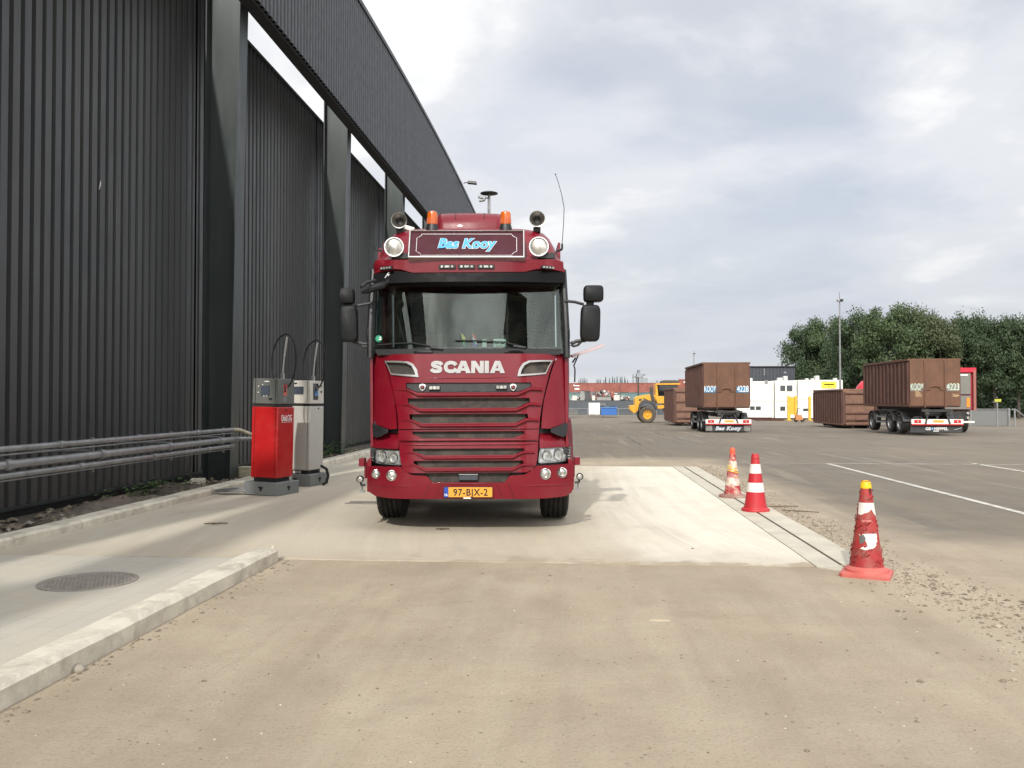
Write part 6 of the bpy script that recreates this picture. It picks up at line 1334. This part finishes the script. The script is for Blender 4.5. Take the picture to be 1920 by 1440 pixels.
# --- dark shed behind the cabins
p = at_y(*oz(140, 132), 128); q = at_y(*oz(822, 330), 128); t = thing('dark_shed', 'flat-roofed charcoal shed behind the white cabins', 'building', ((p.x+q.x)/2, 128, gz(128)))
mb = MB(); w = q.x-p.x; h = p.z-gz(128); prof = []
for i in range(int(w/.5)): u = -w/2+i*.5; prof += [(u, 0), (u+.3, 0), (u+.35, .06), (u+.45, .06)]
vs = []
for u, v in prof: vs += [(u, v, 0), (u, v, h)]
mb.add(vs, [(i*2, i*2+2, i*2+3, i*2+1) for i in range(len(prof)-1)]); mb.box((0, 6, h/2-.1), (w, 11.8, h-.1)); mb.build('wall', mk('shed_charcoal', (.055, .062, .075), .6, 0, .06, .3), t, sharp=0)
mb = MB(); mb.box((0, 5.9, h+.04), (w+.2, 12.2, .12)); mb.build('roof_edge', CHAS, t); mb = MB(); mb.box((-w*.13, -.03, h-.75), (.14, .05, 1.0)); mb.build('vent_strip', GALV, t)
# --- yellow stands, planks
def stand(X0, X1, Y0, Y1, full, label):
    y_ = 91.0; p = at_y(*oz(X0, Y0), y_); q = at_y(*oz(X1, Y1), y_); g_ = gz(y_); t = thing('yellow_stand', label, 'stand', ((p.x+q.x)/2, y_, g_), 0, 'yellow steel stands before the cabins'); w = q.x-p.x; h = p.z-g_
    mb = MB()
    for s in ((-1, 1) if full else (-1, )): mb.box((s*(w/2-.12), 0, h/2), (.24, .3, h)); mb.box((s*(w/2-.12), 0, .05), (.4, .9, .1))
    mb.build('leg', YEL, t, bevel=.02)
    if full: mb = MB(); mb.box((0, .05, h*.60), (w-.5, .1, h*.72)); mb.build('panel', YEL, t); mb = MB(); mb.box((-.25, 0, h*.12), (.12, .15, h*.24)); mb.box((.3, 0, h*.12), (.12, .15, h*.24)); mb.build('foot', YEL, t)
    else: mb = MB(); mb.box((.05, 0, h*.42), (w*.8, .15, .25)); mb.build('crossbar', YEL, t)
stand(710, 845, 535, 850, True, 'yellow steel frame with a solid panel before the cabin with paired windows')
stand(1002, 1040, 540, 850, False, 'single yellow steel upright left of the low brown ribbed container')
p = at_z(*oz(860, 900), gz(80)); t = thing('orange_barrow', 'small orange site machine on wheels by the yellow frame', 'barrow', (at_y(*oz(862, 0), 84).x, 84, gz(84)))
mb = MB(); mb.box((0, 0, .45), (.75, .6, .5), taper=.7); mb.build('body', mk('rusty_orange', (.42, .17, .06), .7, 0, .2, 6), t, bevel=.03); mb = MB(); mb.tube([(-.2, 0, .6), (-.1, 0, 1.3), (.15, 0, 1.35)], .04, 6); mb.build('handle', CHAS, t)
for s in (-.3, .3): mb = MB(); mb.cyl((s, -.25, .2), (s, -.18, .2), .2, n=14); mb.build('wheel', RUB, t)
for k, (X0, X1, Yy, l_) in enumerate(((150, 500, 868, 'long rusty beam lying before the white cabins'), (270, 668, 885, 'second rusty beam lying nearer the camera before the cabins'))):
    y_ = 92.-3*k; a_ = at_y(*oz(X0, Yy), y_); b_ = at_y(*oz(X1, Yy), y_); mb = MB(); w = b_.x-a_.x; mb.box((0, 0, .28), (w, .3, .05)); mb.box((0, 0, .03), (w, .3, .05)); mb.box((0, 0, .155), (w, .06, .2)); o = mb.build('steel_beam', RUST2); o.location = ((a_.x+b_.x)/2, y_, gz(y_)); tag(o, l_, 'beam')
# --- masts
def mast(px, ptop, phead, y, r, label, head=True, hs=1.0):
    p = at_y(px, phead, y); g_ = gz(y); H = p.z-g_; t = thing('light_mast', label, 'light mast', (p.x, y, g_), 0, 'light masts in the yard'); tp = at_y(px, ptop, y).z-g_
    mb = MB(); mb.cyl((0, 0, 0), (0, 0, H), r, r*.6, 10); mb.build('pole', GALV, t)
    mb = MB(); mb.cyl((0, 0, H), (0, 0, tp), r*.25, r*.15, 6); mb.build('spike', CHAS, t)
    if head:
        for s in (-1, 1): mb = MB(); mb.box((s*.13*hs, -.1, H), (.2*hs, .3, .2*hs), Matrix.Rotation(.15*s, 3, 'Y')); mb.build('floodlight', CHAS if s > 0 else GALV, t, bevel=.02)
mast(1574.2, 548, 563.5, 72, .09, 'tall grey mast with two floodlights standing in front of the trees')
mast(1301, 657, 663, 130, .10, 'distant slim mast above the container marked KOOY 4228', hs=.8)
mast(1231.5, 712, 715, 120, .07, 'thin short mast beside the loader cab', hs=.5)
# --- fence, sign, sloping rail at the right edge
FY = 67.0
def fz(X, Y): return (1780+X/8.47, 660+Y/8.47)
p0, p1 = at_y(*fz(330, 0), FY), at_y(*fz(935, 0), FY); g_ = gz(FY); hh = at_y(*fz(500, 910), FY).z-g_
t = thing('mesh_fence', 'grey mesh fence with a pale top rail under the trees at the right', 'fence', (p0.x, FY, g_)); L_ = p1.x-p0.x
m, nt, b = new_mat('mesh_infill'); b.inputs['Base Color'].default_value = (.16, .165, .16, 1); b.inputs['Roughness'].default_value = .8
mb = MB(); mb.tube([(0, 0, hh), (L_, 0, hh)], .04, 6); mb.build('top_rail', GALV, t); mb = MB(); mb.box((L_/2, .04, hh/2), (L_, .02, hh-.08)); mb.build('mesh_panel', m, t)
mb = MB(); mb.box((L_, 0, hh/2+.03), (.14, .14, hh+.1)); mb.build('post', GALV, t); mb = MB(); mb.box((L_+.42, 0, hh/2), (.09, .09, hh)); mb.build('post', GALV, t); mb = MB(); mb.box((0, 0, hh/2), (.09, .09, hh)); mb.build('post', GALV, t)
mb = MB(); mb.tube([(L_+.2, 0, hh-.02), (L_+.45, 0, hh), (L_+1.6, .2, hh*.35), (L_+2.6, .3, .0)], .06, 6); mb.build('sloping_rail', GALV, t)
p = at_y(*fz(752, 0), 64); t = thing('road_sign', 'small yellow-green sign on a thin grey post in front of the mesh fence', 'sign', (p.x, 64, gz(64))); hs = at_y(*fz(752, 800), 64).z-gz(64)
mb = MB(); mb.box((0, 0, hs/2), (.07, .07, hs)); mb.tube([(0, 0, hs), (-.3, 0, hs+.02)], .04, 6); mb.build('post', GALV, t); mb = MB(); mb.box((.03, -.03, hs+.14), (.45, .04, .2)); mb.build('sign_plate', mk('sign_yellow_green', (.42, .42, .06), .5), t)
# --- trees
def leaf_mat(name, lo, hi):
    m, nt, b = new_mat(name); n = NB(nt); v = n.coord(); f = n.noise(v, .55, 5, .6); f2 = n.noise(v, 6, 3, .6)
    c = n.ramp(f, [(.34, lo), (.66, hi)]); c = n.mix(n.ramp(f2, [(.4, 0), (.7, .5)]), c, tuple(x*1.2 for x in hi)); n.L.new(c, b.inputs['Base Color']); b.inputs['Roughness'].default_value = .65; b.inputs['Specular IOR Level'].default_value = .3
    b.inputs['Transmission Weight'].default_value = 0; return m
LFS = [leaf_mat('leaf_green', (.040, .064, .027), (.070, .104, .044)), leaf_mat('leaf_deep_green', (.032, .053, .026), (.055, .085, .040)), leaf_mat('leaf_olive', (.048, .061, .029), (.082, .102, .048))]
BARK = mk('bark', (.06, .05, .04), .9, 0, .3, 5)
def crown_mesh(seed, rx, rz, nl, per, leaf, zc):
    random.seed(seed); mb = MB(); lobes = []
    for i in range(nl):
        a = random.uniform(0, 2*pi); e = random.uniform(-.75, 1.0); rr = random.uniform(.35, .95)
        lobes.append((Vector((rx*rr*cos(a)*sqrt(max(.1, 1-e*e*.8)), rx*rr*sin(a)*sqrt(max(.1, 1-e*e*.8)), zc+rz*e*.85)), random.uniform(.16, .36)*rx))
    for c, r in lobes:
        for k in range(per):
            d = Vector((random.gauss(0, 1), random.gauss(0, 1), random.gauss(0, 1))).normalized(); q = c+Vector((d.x, d.y, d.z*.75))*r*(random.random()**.38)*(1+.5*mnoise.noise(c+d*2.2))*random.uniform(.85, 1.2)
            nrm = (d+Vector((random.gauss(0, .7), random.gauss(0, .7), random.gauss(0, .7)+.35))).normalized(); u = nrm.orthogonal().normalized(); u = (Matrix.Rotation(random.uniform(0, 6.3), 3, nrm) @ u); w = nrm.cross(u); s = leaf*random.uniform(.5, 1.25)
            mb.add([q-u*s, q-w*s*.55+u*s*.1, q+u*s, q+w*s*.55-u*s*.1], [(0, 1, 2, 3)])
    me = bpy.data.meshes.new('crown'); me.from_pydata(mb.v, [], mb.f); me.update(); return me
def trunk_mesh(seed, h, r):
    random.seed(seed); mb = MB(); mb.tube([(0, 0, -.3), (.05, 0, h*.3), (-.1, .1, h*.6), (.1, 0, h*.9)], r, 10, rs=[1.2, .9, .6, .25])
    for k in range(6): a = k*1.05+random.random(); z = h*random.uniform(.3, .6); mb.tube([(0, 0, z), (cos(a)*h*.12, sin(a)*h*.12, z+h*.12), (cos(a)*h*.26, sin(a)*h*.26, z+h*.28)], r*.4, 6, rs=[1, .7, .3])
    me = bpy.data.meshes.new('trunk'); me.from_pydata(mb.v, [], mb.f); me.update(); me.materials.append(BARK); return me
CM = [crown_mesh(100+k, 4.6, 4.7, 64, 330, .155, 6.4) for k in range(4)]; TM = [trunk_mesh(k, 9.5, .24) for k in range(2)]
def tree(px, ptop, y, wpx, label, lf, v, grp='trees along the right edge of the yard', base=None):
    g_ = gz(y); top = at_y(px, ptop, y); H = top.z-g_; sx_ = (wpx/FPX*y)/8.6; t = thing('tree', label, 'tree', (top.x, y, g_), random.random()*6.3, grp)
    key = 'crown_%d_%d' % (v, lf)
    me = MATS.get(key)
    if me is None:
        me = CM[v].copy() if CM[v].materials else CM[v]; me.materials.clear(); me.materials.append(LFS[lf]); MATS[key] = me
    c = bpy.data.objects.new('crown', me); COL.objects.link(c); c.parent = t; k = bpy.data.objects.new('trunk', TM[v % 2]); COL.objects.link(k); k.parent = t
    t.scale = (sx_, sx_, H/11.2); return t
random.seed(77)
tree(1509, 606, 142, 84, 'dark green tree at the left end of the tree belt, behind the charcoal shed', 1, 0)
tree(1550, 592, 140, 96, 'green tree just left of the tall floodlight mast', 0, 1)
tree(1606, 584, 112, 100, 'green tree just right of the tall floodlight mast', 1, 2)
tree(1668, 570, 106, 120, 'tall light green tree rising above the container marked KOOY 4223', 0, 3)
tree(1720, 573, 109, 90, 'loose-crowned tall tree right of the highest treetop', 2, 0)
tree(1762, 590, 104, 100, 'olive green tree above the right trailer', 2, 1)
tree(1814, 586, 106, 96, 'dense dark tree above the grey tipper body', 1, 2)
tree(1864, 596, 103, 100, 'dense tree behind the small yellow-green sign', 1, 3)
tree(1908, 590, 102, 96, 'dark tree at the far right edge of the picture', 1, 0)
tree(1962, 594, 104, 110, 'tree standing just beyond the right edge of the picture', 1, 1)
for k, (px, pt, y, w, l_) in enumerate(((1530, 640, 150, 110, 'low tree filling the gap behind the mast'), (1600, 612, 124, 120, 'low tree behind the white cabins, right part'), (1690, 605, 122, 130, 'shaded back-row tree behind the highest treetop'), (1775, 612, 120, 130, 'shaded back-row tree behind the olive tree'), (1848, 612, 120, 130, 'shaded back-row tree behind the tipper body'), (1925, 612, 120, 130, 'shaded back-row tree at the right edge of the picture'))): tree(px, pt, y, w, l_, 1, k % 4)
# undergrowth below the crowns
random.seed(13); mb = MB()
for i in range(9000):
    px = random.uniform(1588, 1990); y = random.uniform(112, 128); p = at_y(px, 700, y); z = random.random()**1.5*3.6*(.7+.5*mnoise.noise((p.x*.3, y*.3, 0))); a = random.uniform(0, 6.3); s = random.uniform(.12, .34); q = Vector((p.x, y, gz(y)+z)); u = Vector((cos(a), sin(a), random.uniform(-.5, .5)))*s; w = Vector((-sin(a)*.4, cos(a)*.4, .8))*s*.6
    mb.add([q-u, q-w, q+u, q+w], [(0, 1, 2, 3)])
o = mb.build('undergrowth', LFS[1], sharp=0, recalc=False); tag(o, 'dark undergrowth filling the space below the tree crowns', 'undergrowth', kind='stuff')
random.seed(14); mb = MB()
for i in range(9000):
    px = random.uniform(1600, 2020); y = random.uniform(126, 136); p = at_y(px, 700, y); z = random.random()*6.2*(.85+.3*mnoise.noise((p.x*.2, 0, 3))); a = random.uniform(0, 6.3); s = random.uniform(.2, .42); q = Vector((p.x, y, gz(y)+z)); u = Vector((cos(a), sin(a), random.uniform(-.5, .5)))*s; w = Vector((-sin(a)*.4, cos(a)*.4, .8))*s*.6
    mb.add([q-u, q-w, q+u, q+w], [(0, 1, 2, 3)])
o = mb.build('undergrowth', LFS[1], sharp=0, recalc=False); tag(o, 'tall dark thicket closing the view between the trunks at the right', 'undergrowth', kind='stuff')
t_ = MB(); p = at_y(1500, 0, 160); q = at_y(2300, 0, 160); t_.box(((p.x+q.x)/2, 160, gz(112)+1.2), (q.x-p.x, 6, 2.6)); o = t_.build('earth_bank', EARTH, sharp=0); o['kind'] = 'structure'
# far poplars on the horizon
def poplar_mesh(seed):
    random.seed(seed); mb = MB()
    for i in range(700):
        z = random.random(); r = .24*sin(pi*min(1, z*.95+.05))**.7*(1.1-.5*z); a = random.uniform(0, 6.3); q = Vector((r*cos(a)*random.random()**.4, r*sin(a), z)); s = .05; u = Vector((random.gauss(0, 1), random.gauss(0, 1), random.gauss(0, 1))).normalized()*s; w = u.orthogonal().normalized()*s*.7
        mb.add([q-u, q-w, q+u, q+w], [(0, 1, 2, 3)])
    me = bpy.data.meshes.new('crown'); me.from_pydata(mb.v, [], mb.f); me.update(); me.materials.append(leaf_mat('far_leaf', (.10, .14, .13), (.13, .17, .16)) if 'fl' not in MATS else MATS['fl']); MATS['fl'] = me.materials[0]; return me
PM = [poplar_mesh(1), poplar_mesh(2)]
for k, (X, Y, w) in enumerate(((245, 300, 30), (278, 282, 34), (310, 290, 30), (338, 275, 34), (365, 300, 30), (392, 305, 26), (570, 300, 34), (598, 302, 30), (628, 298, 34), (690, 320, 34), (725, 262, 44), (795, 285, 38), (850, 258, 40), (888, 270, 34), (932, 252, 42), (990, 258, 36), (1020, 248, 34), (1072, 262, 42), (1120, 305, 30))):
    y = 400; top = at_y(1060+X/9.6, 680+Y/9.6, y); H = top.z+.57; t = thing('poplar', 'far blue-green poplar in the row above the shipping containers', 'tree', (top.x, y, gz(y)), k*1.3, 'distant row of poplars')
    c = bpy.data.objects.new('crown', PM[k % 2]); COL.objects.link(c); c.parent = t; t.scale = (w/9.6/FPX*y*2.9, w/9.6/FPX*y*2.9, H)
# building behind the camera, seen only as a reflection in the windscreen
t = thing('grey_tower', 'dark square tower standing behind the camera', 'building', (11.3, -29, 0)); mb = MB(); mb.box((0, 0, 12.7), (6, 6, 25.4)); mb.build('wall', mk('tower_dark', (.05, .045, .035), .7), t); mb = MB(); mb.box((0, 0, 25.5), (6.3, 6.3, .2)); mb.build('roof', CHAS, t)
